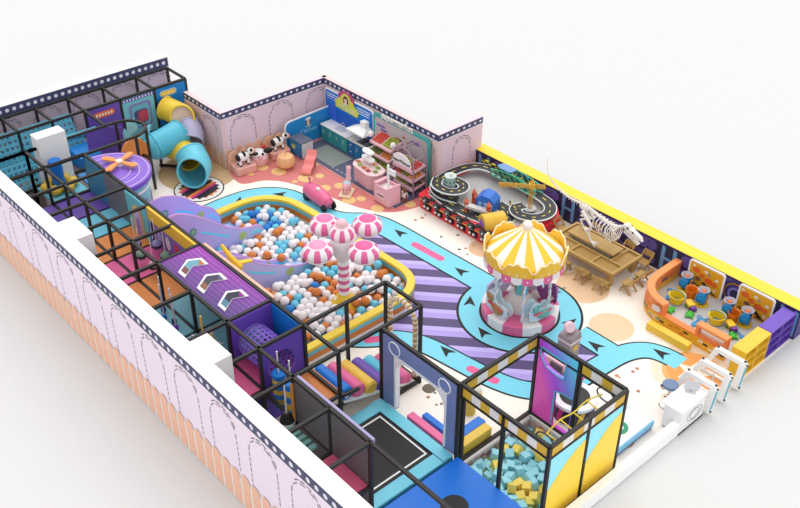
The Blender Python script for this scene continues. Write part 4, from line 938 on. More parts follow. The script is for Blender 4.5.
def rider(a, cb1, cb2, ca, nm='rocking_seat'):
    T = Matrix.Rotation(a, 4, 'Z') @ Matrix.Translation((.74, 0, .3)) @ Matrix.Scale(.98, 4); s = []
    prof = [(-.36, .05), (.34, .05), (.42, .2), (.36, .42), (.2, .46), (.1, .36), (-.05, .42), (-.1, .62), (-.25, .7), (-.38, .6), (-.44, .3)]
    prof = smooth_path(prof, 1, True)
    for o, c, g_ in ((-.13, cb1, 1), (.09, cb1, 1)):
        q = MB(); q.T = T; q.plate(prof, lambda x, z, t: (o+t, x, z), m(c, .4), .04); s.append(q.build(nm, CA, smooth=0))
    q = MB(); q.T = T; q.bx(-.09, .09, -.3, .3, .2, .26, m('#f0e6e6')); q.sph((.15, -.24, .48), .12, m(cb2), 12, (.35, 1, 1)); q.sph((.15, .06, .24), .17, m(cb2), 12, (.3, 1.4, .9))
    q.sph((.17, -.33, .57), .04, m(cb2), 8); q.sph((.17, -.15, .57), .04, m(cb2), 8); q.bx(.14, .19, -.3, .3, .3, .34, m(ca)); q.build('animal_print', s[1], smooth=30)
for a, c1, c2, c3 in ((-1.45, '#d8eef8', '#b98a58', '#e05a4a'), (.1, '#cfeaf5', '#6fbcb4', '#ef6f86'), (1.35, '#9c4f9c', '#d8b9e2', '#5f4aa8'), (2.4, '#e8d2e2', '#d07a6a', '#f2a24a'), (-2.75, '#d9d2ee', '#e58a8a', '#8a6fc0')): rider(a, c1, c2, c3)

# ------------------------------------------------------------------ kitchen corner
blu = m('#1a86e0', .4); wh = m('#ffffff', .4); teal = m('#2f8f96', .45)
KB = thing('kitchen_backdrop', 'bright blue kitchen backdrop board with white trim lines and a yellow badge', 'backdrop', (-16, 12.03, 0))
q = MB(); PY = lambda o: (lambda a, b, t: (a, -o-t, b))
q.plate(rrect(-1.3, 1.36, 0, 1.8, .14), PY(0), wh, .04); q.plate(rrect(-1.25, 1.31, .02, 1.75, .12), PY(.041), m('#1a7fe0', .4), .01)
q.build('board', KB, smooth=0)
q = MB()
for k in range(3): q.plate([(-1.2+.05*k, 1.66-.09*k), (-.45, 1.66-.09*k), (-.45, 1.63-.09*k), (-1.2+.05*k, 1.63-.09*k)], PY(.055), wh); q.plate([(.5, 1.66-.09*k), (1.22-.05*k, 1.66-.09*k), (1.22-.05*k, 1.63-.09*k), (.5, 1.63-.09*k)], PY(.055), wh)
for k in (0, 1): q.plate([(-1.1+.22*k, .75), (-.92+.22*k, .75), (-.92+.22*k, 1.25), (-1.1+.22*k, 1.25)], PY(.055), m('#3f6fe0'))
q.plate([(-.7, .62), (.55, .62), (.55, 1.15), (-.7, 1.15)], PY(.055), m('#1b62d2'))
q.build('wall_print', KB, smooth=0)
wn = MB(); wn.tube([(-1.12, -.06, .8), (-1.12, -.06, 1.3)]+[(-.91-.21*cos(pi*i/8), -.06, 1.3+.2*sin(pi*i/8)) for i in range(1, 8)]+[(-.7, -.06, 1.3), (-.7, -.06, .8)], .014, m('#5a6fe6'), n=5, closed=True); wn.build('arched_window_print', KB, smooth=0)
q = MB(); q.plate([(-.62, 1.3), (.55, 1.26), (.62, 1.45), (.38, 1.62), (.3, 1.75), (-.28, 1.8), (-.62, 1.55)], PY(.06), m('#dfe85a', .4), .03); bd = q.build('badge_plate', KB, smooth=0, label='yellow badge plate')
q = MB(); q.plate([(-.33+.42*cos(i*pi/10)*(1+.07*(i % 2))+.28, 1.72+.3*sin(i*pi/10)*(1+.07*(i % 2))) for i in range(20)], PY(.055), m('#c83c86', .4), .02); q.build('pink_crown', KB, smooth=0)
q = MB(); q.plate(circ(-.04, 1.72, .27, 24, .24), PY(.085), m('#e2e060', .4), .012); q.plate(circ(-.04, 1.7, .14, 20, .17), PY(.1), m('#5a2b24')); q.plate(circ(-.04, 1.69, .08, 16, .1), PY(.103), m('#f3d2bc')); q.plate(circ(-.04, 1.58, .1, 12, .04), PY(.106), m('#f5eef0')); q.build('chef_portrait', KB, smooth=0)
text('badge_text', 'KITCHEN', .2, m('#f7f7e0'), Matrix.Translation((.0, -.1, 1.4)) @ Matrix.Rotation(pi/2, 4, 'X'), KB)
SB = thing('kitchen_side_board', 'low blue side board with a chef portrait and the word kitchen', 'backdrop', (-17.1, 11.0, 0))
PXX = lambda o: (lambda a, b, t: (o+t, a, b))
q = MB(); q.plate([(-.95, 0), (1.0, 0), (1.0, 1.13), (-.75, 1.08), (-.89, 1.02), (-.95, .88)], PXX(-.04), wh, .05); q.plate([(-.91, .02), (1.0, .02), (1.0, 1.09), (-.74, 1.04), (-.86, .98), (-.91, .86)], PXX(.011), m('#2a97dd', .4), .006); q.build('board', SB, smooth=0)
q = MB(); q.plate(circ(.05, .8, .11, 18, .13), PXX(.02), m('#5a3a34')); q.plate(circ(.05, .78, .07, 14, .09), PXX(.023), m('#f3d2bc')); q.plate(circ(.05, .93, .12, 14, .06), PXX(.022), m('#eef2f5')); q.plate(circ(.05, .66, .14, 12, .04), PXX(.022), m('#b8c4cc')); q.build('chef_portrait', SB, smooth=0)
text('board_text', 'Kitchen', .24, m('#9fd8f4'), Matrix.Translation((.02, .05, .5)) @ Matrix.Rotation(pi/2, 4, 'Z') @ Matrix.Rotation(pi/2, 4, 'X'), SB)
# counters
def cabinet(name, label, x0, x1, y0, y1, h, body, top, doors, fx='y'):
    t = thing(name, label, 'cabinet', ((x0+x1)/2, (y0+y1)/2, .035)); w, d = (x1-x0)/2, (y1-y0)/2
    q = MB(); q.bx(-w, w, -d, d, 0, h-.04, m(body, .45)); q.build('body', t, bevel=.01, smooth=0)
    q = MB(); q.bx(-w-.01, w+.01, -d-.03, d, h-.04, h, m(top, .35)); q.build('worktop', t, bevel=.008, smooth=0)
    nd = len(doors)
    for i, c in enumerate(doors):
        a0, a1 = -w+2*w*i/nd+.02, -w+2*w*(i+1)/nd-.02
        if c[0] == 'd':
            q = MB(); q.bx(a0, a1, -d-.02, -d, .05, h-.08, m(c[1:], .4)); o = q.build('door', t, bevel=.006, smooth=0)
            q = MB(); q.bar(((a0+a1)/2, -d-.035, h*.5), ((a0+a1)/2, -d-.035, h*.72), .015, m('#e6e2d8')); q.build('handle', o, smooth=0)
        else:
            for z0, z1 in ((.05, h*.45), (h*.48, h-.08)):
                q = MB(); q.bx(a0, a1, -d-.02, -d, z0, z1, m(c[1:], .4)); o = q.build('drawer', t, bevel=.006, smooth=0)
                q = MB(); q.bx((a0+a1)/2-.05, (a0+a1)/2+.05, -d-.03, -d-.02, (z0+z1)/2, (z0+z1)/2+.02, m('#e6e2d8')); q.build('handle', o, smooth=0)
    return t
c1 = cabinet('kitchen_counter', 'teal play kitchen counter with a white top and sink', -16.95, -15.5, 11.5, 12.0, .62, '#3aa0a0', '#f4f2f4', ['d#3c9aa0', 'd#3fa3a3', 'd#3c9aa0', 'd#3fa3a3'])
q = MB(); q.bx(-.1, .35, -.16, .12, .621, .632, m('#c9ccd8')); q.build('sink', c1, smooth=0)
q = MB(); q.tube([(.12, .18, .62), (.12, .18, .78), (.12, .1, .84), (.12, 0, .8)], .016, m('#b8bcc4', .2, metal=.6), n=8); q.build('tap', c1)
c2 = cabinet('kitchen_counter', 'blue play kitchen counter with drawers, cream top and a hob', -15.45, -14.42, 11.5, 12.0, .62, '#2b7fb4', '#e2ddd4', ['w#2a6fb0', 'd#2b7aae', 'd#2b7aae'])
q = MB(); q.bx(-.1, .45, -.2, .18, .621, .64, m('#3a3a40'));
q.build('hob', c2, smooth=0)
for x, y in ((.02, -.1), (.3, -.1), (.02, .09), (.3, .09)):
    q = MB(); q.tube([(x+.07*cos(2*pi*k/14), y+.07*sin(2*pi*k/14), .65) for k in range(14)], .014, m('#8a8c90'), n=5, closed=True); q.build('burner', c2)
c3 = cabinet('kitchen_cabinet', 'blue cabinet with slate top and a round yellow flower print by the cow seats', -16.9, -16.2, 10.08, 10.55, .6, '#2388c4', '#5f6579', ['d#2480b8'])
q = MB(); q.plate(circ(-.12, .33, .1, 16), lambda a, b, t: (a, -.262-t, b), m('#b9c94a')); q.plate(circ(-.12, .33, .05, 12), lambda a, b, t: (a, -.265-t, b), m('#e8d24a')); q.build('flower_print', c3, smooth=0)
q = MB(); q.bx(.35, .36, -.235, .235, .02, .56, m('#dfe2e6')); q.build('end_panel', c3, smooth=0)
RG = thing('range_hood', 'white angular cooker hood on the blue kitchen backdrop', 'cooker hood', (-15.05, 11.75, .95))
q = MB(); q.add([(-.5, -.25, 0), (.42, -.25, 0), (.42, .2, 0), (-.5, .2, 0), (-.12, .0, .2), (.3, .0, .2), (.3, .2, .2), (-.12, .2, .2), (-.5, -.25, .05), (.42, -.25, .05), (.42, .2, .05), (-.5, .2, .05)],
   [(3, 2, 1, 0), (0, 1, 9, 8), (1, 2, 10, 9), (2, 3, 11, 10), (3, 0, 8, 11), (8, 9, 5, 4), (9, 10, 6, 5), (10, 11, 7, 6), (11, 8, 4, 7), (4, 5, 6, 7)], wh); q.build('canopy', RG, smooth=0)
q = MB(); q.bx(-.02, .24, .0, .2, .2, .42, wh); q.build('duct', RG, bevel=.01, smooth=0)
q = MB(); q.bx(-16.45, -15.05, 10.5, 11.36, .038, .05, m('#9aa39f', .8)); q.bx(-16.41, -15.09, 10.54, 11.32, .05, .052, m('#8b9490', .8)); tag(q.build('floor_mat', smooth=0), 'grey green rectangular mat on the kitchen floor', 'mat')
# ------------------------------------------------------------------ supermarket
M1 = thing('supermarket_backdrop', 'grey market backdrop board with a teal frame and supermarket lettering along the top', 'backdrop', (-13.3, 12.03, 0))
q = MB(); q.plate(rrect(-1.35, 1.42, 0, 1.8, .16), PY(0), m('#48b5b0', .4), .05); q.plate(rrect(-1.24, 1.3, .05, 1.68, .1), PY(.051), m('#c8bdc2', .5), .004); q.build('board', M1, smooth=0)
q = MB()
for x, z, c, w in ((-.95, 1.42, '#7a62b8', .22), (-.8, 1.3, '#7a62b8', .16), (.75, 1.42, '#7a62b8', .2), (-.1, 1.28, '#c97a4a', .09), (.2, 1.42, '#a8683c', .08), (.02, 1.25, '#4a4f6a', .07), (.35, 1.3, '#d08a4a', .06)):
    q.plate(rrect(x-w, x+w, z-.04, z+.04, .035), PY(.056), m(c))
q.build('wall_print', M1, smooth=0)
text('title_lettering', 'supermarket', .3, m('#f3efe9'), Matrix.Translation((-.1, -.09, 1.86)) @ Matrix.Rotation(pi/2, 4, 'X'), M1, .03)
text('subtitle_lettering', 'STORE', .12, m('#48b5b0'), Matrix.Translation((-.3, -.07, 1.58)) @ Matrix.Rotation(pi/2, 4, 'X'), M1) if False else None
pks = m('#f3c6cd', .45)
def produce(parent, x0, x1, y, z, cs, dy=.28, kinds=None):
    n = len(cs); w = (x1-x0)/n
    for i, c in enumerate(cs):
        q = MB(); rr = random.Random(int(x0*100+i*7+z*31))
        for a in range(4):
            for b in range(3):
                q.sph((x0+w*(i+.5)+(a-1.5)*w*.2+rr.uniform(-.01, .01), y+(b-1)*dy*.28, z+rr.uniform(0, .03)+(.0 if dy < 0 else (b-1)*.03)), w*.14, m(c, .45), 8)
        q_ = q.build('produce_tray_fill', None, loc=(0, 0, 0)); q_.parent = parent; q_['kind'] = 'stuff'
# pink slanted shelf
SH = thing('produce_shelf', 'pink stepped produce shelf with white round posts holding fruit trays', 'shelf', (-13.72, 11.68, .035)); SH.scale = (.82, 1, 1)
for x in (-.68, .68):
    q = MB(); q.tube([(x, .1, 0), (x, .1, 1.2)], .03, pks, n=10); q.build('post', SH)
    q = MB(); q.sph((x, -.12, 1.22), .11, m('#fff3f5', .4), 14); q.build('post_ball', SH)
for k, (z, y0) in enumerate(((.3, -.4), (.62, -.3), (.98, -.2))):
    q = MB(); q.add([(-.66, y0, z-.05), (.66, y0, z-.05), (.66, .3, z+.12), (-.66, .3, z+.12), (-.66, y0, z+.03), (.66, y0, z+.03), (.66, .3, z+.2), (-.66, .3, z+.2)], [(3, 2, 1, 0), (4, 5, 6, 7), (0, 1, 5, 4), (1, 2, 6, 5), (2, 3, 7, 6), (3, 0, 4, 7)], pks); q.build('shelf_board', SH, bevel=.01, smooth=0)
    cs = (['#7f9a3c', '#9aa84a'], ['#6d7a2e', '#d98a4a'], ['#e0584a', '#a8b43c'])[k]
    for i, c in enumerate(cs):
        q = MB(); rr = random.Random(i+k*5)
        for a in range(5):
            for b in range(4): q.sph((-.62+.62*i+.1+a*.105, y0+.1+b*.11, z+.08+b*.035+rr.uniform(0, .02)), .058, m(c, .45), 8)
        o = q.build('produce', SH); o['kind'] = 'stuff'
q = MB(); q.bx(-.7, .7, -.35, -.3, 0, .2, pks); q.bx(-.7, .7, -.3, .3, 0, .05, pks); q.build('base', SH, smooth=0)
# arch shelf
AS = thing('arched_market_stall', 'mauve arched market stall with three produce shelves and a white lettered sign', 'stall', (-12.3, 11.5, .035)); AS.scale = (1.05, 1, 1.12)
mv = m('#9a8292', .5); R = .47
for y in (-.28, .3):
    q = MB(); q.tube([(-R, y, 0), (-R, y, .95)]+[(-R*cos(pi*i/14), y, .95+R*1.05*sin(pi*i/14)) for i in range(1, 14)]+[(R, y, .95), (R, y, 0)], .026, mv, n=8); q.build('arch_frame', AS)
q = MB()
for i in (2, 7, 12): q.tube([(-R*cos(pi*i/14), -.28, .95+R*1.05*sin(pi*i/14)), (-R*cos(pi*i/14), .3, .95+R*1.05*sin(pi*i/14))], .02, mv, n=6)
q.build('cross_bars', AS)
q = MB(); q.plate([(-R*.9, .92)]+[(-R*.9*cos(pi*i/14), .98+R*.62*sin(pi*i/14)) for i in range(15)]+[(R*.9, .92)], lambda a, b, t: (a, -.33-t, b), m('#fbf8f6', .4), .03); q.build('sign_board', AS, smooth=0)
text('sign_text', 'SuperMarket', .155, m('#2a2630'), Matrix.Translation((0, -.368, 1.02)) @ Matrix.Rotation(pi/2, 4, 'X'), AS, .004)
for k, z in enumerate((.2, .48, .78)):
    q = MB(); q.add([(-.45, -.3, z-.05), (.45, -.3, z-.05), (.45, .28, z+.04), (-.45, .28, z+.04), (-.45, -.3, z+.04), (.45, -.3, z+.04), (.45, .28, z+.1), (-.45, .28, z+.1)], [(3, 2, 1, 0), (4, 5, 6, 7), (0, 1, 5, 4), (1, 2, 6, 5), (2, 3, 7, 6), (3, 0, 4, 7)], m('#e9bcc8')); q.build('shelf_board', AS, bevel=.01, smooth=0)
    for i, c in enumerate((['#9aa23c', '#7d8a3a', '#5d4a30'], ['#b8503c', '#7f8c3a', '#e2964a'], ['#8a9a34', '#a6ae4a', '#d64f4a'])[k]):
        q = MB(); rr = random.Random(i+k*9)
        for a in range(3):
            for b in range(4): q.sph((-.38+.3*i+a*.085, -.2+b*.11, z+.08+b*.014+rr.uniform(0, .02)), .048, m(c, .45), 8)
        o = q.build('produce', AS); o['kind'] = 'stuff'
q = MB(); q.bx(-.42, -.3, -.3, -.28, .1, .7, m('#caa0ae')); q.build('side_panel', AS, smooth=0) if False else None
# salad island
SI = thing('salad_island', 'round ended pink food island with colourful trays and white hoods', 'counter', (-13.5, 10.8, .035), -.12)
body = rrect(-.62, .62, -.33, .33, .3)
q = MB(); q.prism(body, 0, .52, m('#e6bcc4', .45)); q.build('body', SI, bevel=.015, smooth=30)
q = MB(); q.prism(rrect(-.65, .65, -.36, .36, .32), .52, .58, m('#f6d6da', .4)); q.build('rim', SI, bevel=.015, smooth=30)
for i, (x, y, c) in enumerate(((-.45, -.12, '#c98a5a'), (-.22, -.2, '#a9b86a'), (.02, -.2, '#d97a4a'), (.26, -.2, '#c8463c'), (.45, -.05, '#8aa24a'), (.3, .16, '#8aa24a'), (.05, .2, '#e0a070'))):
    q = MB(); q.prism(rrect(x-.095, x+.095, y-.08, y+.08, .03), .58, .6, m('#fbeeee')); q.build('tray', SI, smooth=0)
    q = MB(); rr = random.Random(i)
    for a in range(3):
        for b in range(3): q.sph((x-.055+a*.055, y-.045+b*.045, .61+rr.uniform(0, .012)), .03, m(c), 8)
    o = q.build('food', SI); o['kind'] = 'stuff'
for z, w in ((.72, .3), (.98, .26)):
    q = MB(); q.prism([(x-.18+.0, y+.1) for x, y in rrect(-w, w, -.12, .12, .11)], z, z+.09, wh); q.build('hood', SI, bevel=.03, smooth=30)
q = MB(); q.tube([(-.18, .1, .58), (-.18, .1, .98)], .03, wh, n=8); q.build('hood_stem', SI)
# cashier
CS = thing('cashier_desk', 'pink cashier desk box with an open white top and a white price flag', 'desk', (-12.2, 10.45, .035))
q = MB(); w = .35
for a in ((-w, w, -.26, -.22), (-w, w, .22, .26), (-w, -w+.04, -.22, .22), (w-.04, w, -.22, .22)): q.bx(*a, 0, .62, m('#f7bcc8', .4))
q.bx(-w+.04, w-.04, -.22, .22, 0, .5, m('#fff6f7')); q.build('body', CS, bevel=.012, smooth=0)
q = MB(); q.bx(-w, -w+.12, -.26, .26, .62, .68, m('#f7bcc8', .4)); q.bx(w-.06, w, -.26, .26, .62, .68, m('#f7bcc8', .4)); q.build('raised_edge', CS, bevel=.01, smooth=0)
q = MB(); q.bx(-.22, .18, -.275, -.26, .2, .42, m('#f9cdd6')); q.build('name_plate', CS, smooth=0)
text('name_text', 'CASHIER', .085, m('#5a4a58'), Matrix.Translation((-.02, -.28, .31)) @ Matrix.Rotation(pi/2, 4, 'X'), CS, .003)
q = MB(); q.bar((.0, .05, .5), (.0, .05, 1.3), .06, wh); q.build('flag_pole', CS, smooth=0)
q = MB(); q.bx(.03, .34, .03, .07, 1.0, 1.2, wh); q.build('flag', CS, smooth=0)
# toy monkey by the stall
MK = thing('toy_monkey', 'small brown and white toy monkey sitting before the arched market stall', 'toy', (-11.92, 10.95, .035))
q = MB(); q.sph((0, 0, .14), .12, m('#f1e9e4'), 12, (1, 1, 1.1)); q.sph((0, -.02, .33), .09, m('#7a4630'), 12); q.sph((0, -.09, .31), .05, m('#f3d2b8'), 10); q.sph((-.1, -.02, .35), .03, m('#7a4630'), 8); q.sph((.1, -.02, .35), .03, m('#7a4630'), 8)
q.tube([(-.08, 0, .2), (-.2, -.08, .1), (-.26, -.14, .04)], .03, m('#7a4630'), n=7); q.tube([(.08, 0, .2), (.2, -.08, .12), (.24, -.14, .04)], .03, m('#7a4630'), n=7); q.tube([(-.05, -.06, .06), (-.14, -.2, .04)], .035, m('#a2503a'), n=7); q.tube([(.05, -.06, .06), (.14, -.2, .04)], .035, m('#a2503a'), n=7)
q.build('body', MK)
# ------------------------------------------------------------------ cow corner
def cow(x, y, rz, label):
    t = thing('cow_ride', label, 'ride', (x, y, 0.005), rz); t.scale = (1.25,)*3
    q = MB(); q.prism(rrect(-.3, .3, -.22, .22, .08), 0.0, .22, m('#eeb4a8', .45)); q.build('plinth', t, bevel=.02, smooth=30)
    for k in range(2):
        q = MB(); q.plate([(-.2, .0), (.16, .0)]+[(-.02+.18*cos(pi*i/10), .38+.16*sin(pi*i/10)) for i in range(11)], lambda a, b, tt: (a+(-.14 if k else .2), .2+tt, b), m('#f0bd9f', .5), .04); q.build('scallop_back', t, smooth=30)
    q = MB(); wc = m('#faf7f6', .4); bk = m('#1e1c1e', .4); z = .22
    q.sph((0, 0, z+.22), .15, wc, 14, (1.35, .8, .85)); q.sph((.02, 0, z+.28), .125, bk, 12, (.5, .95, .75)); q.sph((-.14, 0, z+.22), .11, bk, 12, (.6, 1.0, .9))
    q.sph((.24, 0, z+.33), .1, wc, 12, (1, .85, .95)); q.sph((.33, 0, z+.3), .065, m('#f0a8a8'), 10); q.sph((.23, .07, z+.38), .045, bk, 8); q.sph((.23, -.07, z+.38), .045, bk, 8)
    for a in (-1, 1):
        for b in (-.12, .12): q.tube([(b, a*.07, z+.14), (b, a*.07, z)], .038, wc, n=8); q.tube([(b, a*.07, z+.035), (b, a*.07, z)], .042, bk, n=8)
        q.tube([(.22, a*.05, z+.41), (.23, a*.07, z+.46)], .018, m('#c9a27a'), n=6, rs=[.02, .006])
    q.build('figure', t)
cow(-16.9, 8.15, 1.45, 'black and white cow figure on a pink plinth, nearest the pink wall corner')
cow(-17.0, 9.65, 1.45, 'black and white cow figure on a pink plinth beside the blue kitchen cabinet')
CH = thing('cow_head_chair', 'round pink tub chair shaped as a black and white cow head with red bows', 'chair', (-17.0, 8.85, 0), -.4)
q = MB(); q.lathe([(.0, .0), (.26, .0), (.32, .12), (.32, .3), (.26, .36), (.0, .34)], m('#f5c2c6', .4)); q.build('tub', CH)
q = MB(); q.sph((-.02, 0, .38), .27, m('#fbf8f7', .4), 16, (1, 1.1, .55)); q.build('head', CH)
for a in (-1, 1):
    q = MB(); q.sph((.1, a*.3, .5), .15, m('#1e1c1e', .4), 12, (.5, 1.1, .7)); q.build('ear', CH)
    q = MB(); q.sph((-.1, a*.2, .56), .08, m('#d8382e', .4), 10, (.7, 1.2, .8)); q.build('red_bow', CH)
q = MB(); q.sph((.14, -.14, .46), .12, m('#1e1c1e'), 12, (.7, 1, .5)); q.sph((.2, .1, .44), .05, m('#1e1c1e'), 10); q.sph((.26, 0, .36), .09, m('#f3b9bd'), 10); q.build('face_patches', CH)
PE = thing('peach_ride', 'pale orange peach shaped rocking ride with a leaf stem on the pink floor', 'ride', (-16.15, 9.35, 0))
q = MB(); q.lathe([(.0, .02), (.16, .02), (.3, .15), (.33, .3), (.26, .46), (.1, .55), (.0, .52)], m('#f6c08a', .4)); q.build('body', PE)
q = MB(); q.tube([(0, 0, .5), (.0, .03, .66), (-.04, .1, .84)], .03, m('#f2b27c'), n=8, rs=[.04, .03, .01]); q.build('stem', PE)
q = MB(); q.sph((.08, -.1, .5), .06, m('#c9974f'), 8, (.5, .5, 1)); q.build('handle', PE)
SW = thing('wave_bench', 'coral wavy folding bench next to the kitchen floor', 'bench', (-15.5, 9.85, 0), -.95)
q = MB(); pts = smooth_path([(-.4, .5), (-.25, .28), (-.08, .36), (.08, .12), (.24, .2), (.42, .04)], 2); n = len(pts)
vs = [(x, s, z) for s in (-.17, .17) for x, z in pts]+[(x, s, z+.07) for s in (-.17, .17) for x, z in pts]; fs = []
for i in range(n-1): fs += [(i, i+1, n+i+1, n+i)[::-1], (2*n+i, 2*n+i+1, 3*n+i+1, 3*n+i), (i, i+1, 2*n+i+1, 2*n+i), (n+i+1, n+i, 3*n+i, 3*n+i+1)]
fs += [(0, n, 3*n, 2*n), (n-1, 3*n-1, 4*n-1, 2*n-1)]
q.add(vs, fs, m('#f98f8c', .4)); q.build('seat', SW, smooth=50)
for x, h in ((-.3, .4), (.3, .12)):
    q = MB(); q.bx(x-.03, x+.03, -.14, .14, 0, h, m('#c4a08a')); q.build('leg', SW, smooth=0)
LL = thing('llama_rocker', 'pink llama rocking ride with a pale blue saddle on a cream base', 'ride', (-13.45, 9.8, 0), -1.0)
q = MB(); q.prism(rrect(-.32, .32, -.2, .2, .06), .01, .07, m('#f6dcc0', .5)); q.build('base', LL, bevel=.02, smooth=0)
q = MB(); q.sph((0, 0, .3), .16, m('#f6b3bf', .4), 14, (1.4, .85, .9)); q.tube([(-.14, 0, .34), (-.22, 0, .56), (-.24, 0, .76)], .08, m('#f9c3cc', .4), n=10, rs=[.1, .075, .08]); q.sph((-.28, 0, .8), .09, m('#f9c3cc'), 12, (1.3, .9, .9)); q.sph((-.22, .06, .9), .03, m('#f9c3cc'), 8, (.6, .6, 1.6)); q.sph((-.22, -.06, .9), .03, m('#f9c3cc'), 8, (.6, .6, 1.6))
for a in (-.14, .14):
    for b in (-.08, .08): q.tube([(a, b, .22), (a, b, .07)], .035, m('#f6b3bf'), n=8)
q.build('body', LL)
q = MB(); q.sph((.0, 0, .34), .155, m('#b8e4ea', .4), 12, (.7, .95, .9)); q.build('saddle', LL)
# pink capsule car
PC = thing('pink_capsule_car', 'glossy magenta capsule ride with a cherry knob and black front wheels by the track', 'ride', (-13.6, 8.75, 0), -.06); PC.scale = (.88,)*3
q = MB(); q.tube([(-.72, 0, .3), (-.6, 0, .32), (-.2, 0, .36), (.3, 0, .34), (.6, 0, .28), (.7, 0, .24)], .3, m('#ee6f9c', .25), n=20, rs=[.14, .27, .31, .3, .24, .12]); q.build('body', PC)
q = MB(); q.sph((-.05, 0, .52), .2, m('#f7b9cc', .25), 14, (1.5, .9, .7)); q.build('seat_dome', PC)
q = MB(); q.sph((.1, -.05, .66), .08, m('#ffffff'), 10); q.build('headrest', PC)
q = MB(); q.tube([(-.5, 0, .55), (-.5, 0, .78)], .02, m('#8a2a3a'), n=6); q.sph((-.5, 0, .82), .07, m('#e07a8a'), 10); q.build('cherry_knob', PC)
for x, y in ((.62, -.2), (.62, .22), (-.45, -.24), (-.45, .24)):
    q = MB(); q.tube([(x, y-.04, .16), (x, y+.04, .16)], .16, m('#1d1c1f', .5), n=20); q.build('wheel', PC, bevel=.02)

# ------------------------------------------------------------------ red race table
RT = thing('race_table', 'large red toy race car table with grey top and wheel cut-outs along its front', 'play table', (-9.5, 12.3, 0))
base = [(-1.75, -1.3), (1.25, -1.3), (2.0, -.25), (2.05, .9), (1.5, 1.4), (-1.95, 1.4), (-1.98, -.2)]
q = MB(); q.prism(base, .0, .42, m('#e8303f', .35)); q.build('cabinet', RT, bevel=.02, smooth=0)
q = MB(); q.prism([(x*1.03, y*1.03) for x, y in base], .42, .5, m('#ee3040', .35)); q.build('red_rim', RT, bevel=.02, smooth=0)
q = MB(); q.prism([(-1.72, -1.02), (1.1, -1.02), (1.72, -.1), (1.75, .8), (1.35, 1.25), (-1.72, 1.25)], .5, .505, m('#b9b7b6', .5)); q.build('table_top', RT, smooth=0)
for k in range(6):
    x = -1.42+k*.5
    w_ = MB(); w_.tube([(x, -1.42, .46), (x, -1.34, .46)], .13, m('#1c1b1d', .4), n=24); o = w_.build('wheel', RT, bevel=.015)
    h = MB(); h.tube([(x, -1.45, .46), (x, -1.42, .46)], .03, m('#f4f1ee', .3), n=14); h.build('hub', o)
    h = MB(); h.tube([(x+.09*cos(2*pi*i/18), -1.43, .46+.09*sin(2*pi*i/18)) for i in range(18)], .012, m('#77767a'), n=5, closed=True); h.build('tyre_ring', o)
    b = MB(); b.prism([(x+.12, -1.4), (x+.36, -1.3), (x+.12, -1.22)], .5, .56, m('#242326')); b.build('engine_wedge', RT, smooth=0)
    c = MB(); c.bx(x-.13, x+.2, -1.345, -1.3, .1, .27, m('#1d1a1c')); o = c.build('grille', RT, smooth=0)
    for e in (-.07, .09):
        c = MB(); c.tube([(x+e, -1.37, .19), (x+e, -1.345, .19)], .045, m('#f3e9e6'), n=12); c.build('round_lamp', o)
q = MB(); q.bx(-1.7, 1.2, -1.36, -1.345, .36, .385, m('#f0c84a')); q.build('gold_trim', RT, smooth=0)
rd = m('#35343a', .5); wt = m('#e9f4f2', .4); yl = m('#f2dc4a', .4)
def road(parent, pts, w, name='road', edge=None, it=3, marks=True):
    e = edge or wt; p = smooth_path(pts, it)
    q = MB(); vs = []; 
    ribbon(q, p, w+.06, 0, e, .05); q2 = q.build(name+'_edge', parent, smooth=30)
    q = MB(); ribbon(q, [(a, b, c+.006) for a, b, c in p], w, 0, rd, .01)
    if marks:
        n = len(p)
        for i in range(1, n-2, 5): ribbon(q, [(a, b, c+.01) for a, b, c in p[i:i+3]], .03, 0, yl, .003)
    return q.build(name, parent, smooth=30)
def local(px): return [(x+9.5, y-12.3, z) for x, y, z in px]
TK = thing('toy_raceway', 'raised black toy raceway with pale edges looping around the red table', 'toy track', (-9.5, 12.3, .505)); TK.scale = (1, 1, .74)
lc = lambda l: [(x+9.5, y-12.3, z-.505) for x, y, z in l]
road(TK, lc([(-10.1, 11.55, .62), (-10.6, 11.3, .66), (-11.1, 11.45, .72), (-11.3, 12.0, .8), (-11.25, 12.8, .86), (-11.0, 13.35, .88), (-10.4, 13.5, .88), (-9.6, 13.45, .86), (-8.6, 13.45, .82), (-7.9, 13.35, .8), (-7.55, 12.9, .78), (-7.7, 12.4, .76), (-8.2, 12.2, .72), (-8.6, 12.45, .68), (-8.5, 12.8, .66)]), .34)
road(TK, lc([(-11.15, 11.7, 1.0), (-10.9, 11.3, 1.0), (-10.35, 11.3, 1.0), (-10.1, 11.65, .98), (-10.3, 12.05, .95), (-10.75, 12.1, .93), (-11.1, 12.0, .9)]), .3)
road(TK, lc([(-11.0, 11.4, .56), (-10.2, 11.25, .55), (-9.3, 11.3, .54), (-8.5, 11.5, .54), (-8.35, 11.95, .54), (-8.7, 12.3, .54), (-9.2, 12.35, .54)]), .42)
for x, y, z in ((-10.6, 11.95, .9), (-9.9, 13.45, .84), (-8.9, 13.42, .8), (-7.7, 12.75, .74), (-10.1, 11.5, .95), (-11.2, 12.5, .8)):
    q = MB(); q.tube([lc([(x, y, .507)])[0], lc([(x, y, z)])[0]], .035, m('#55565c'), n=8); q.build('support_post', TK)
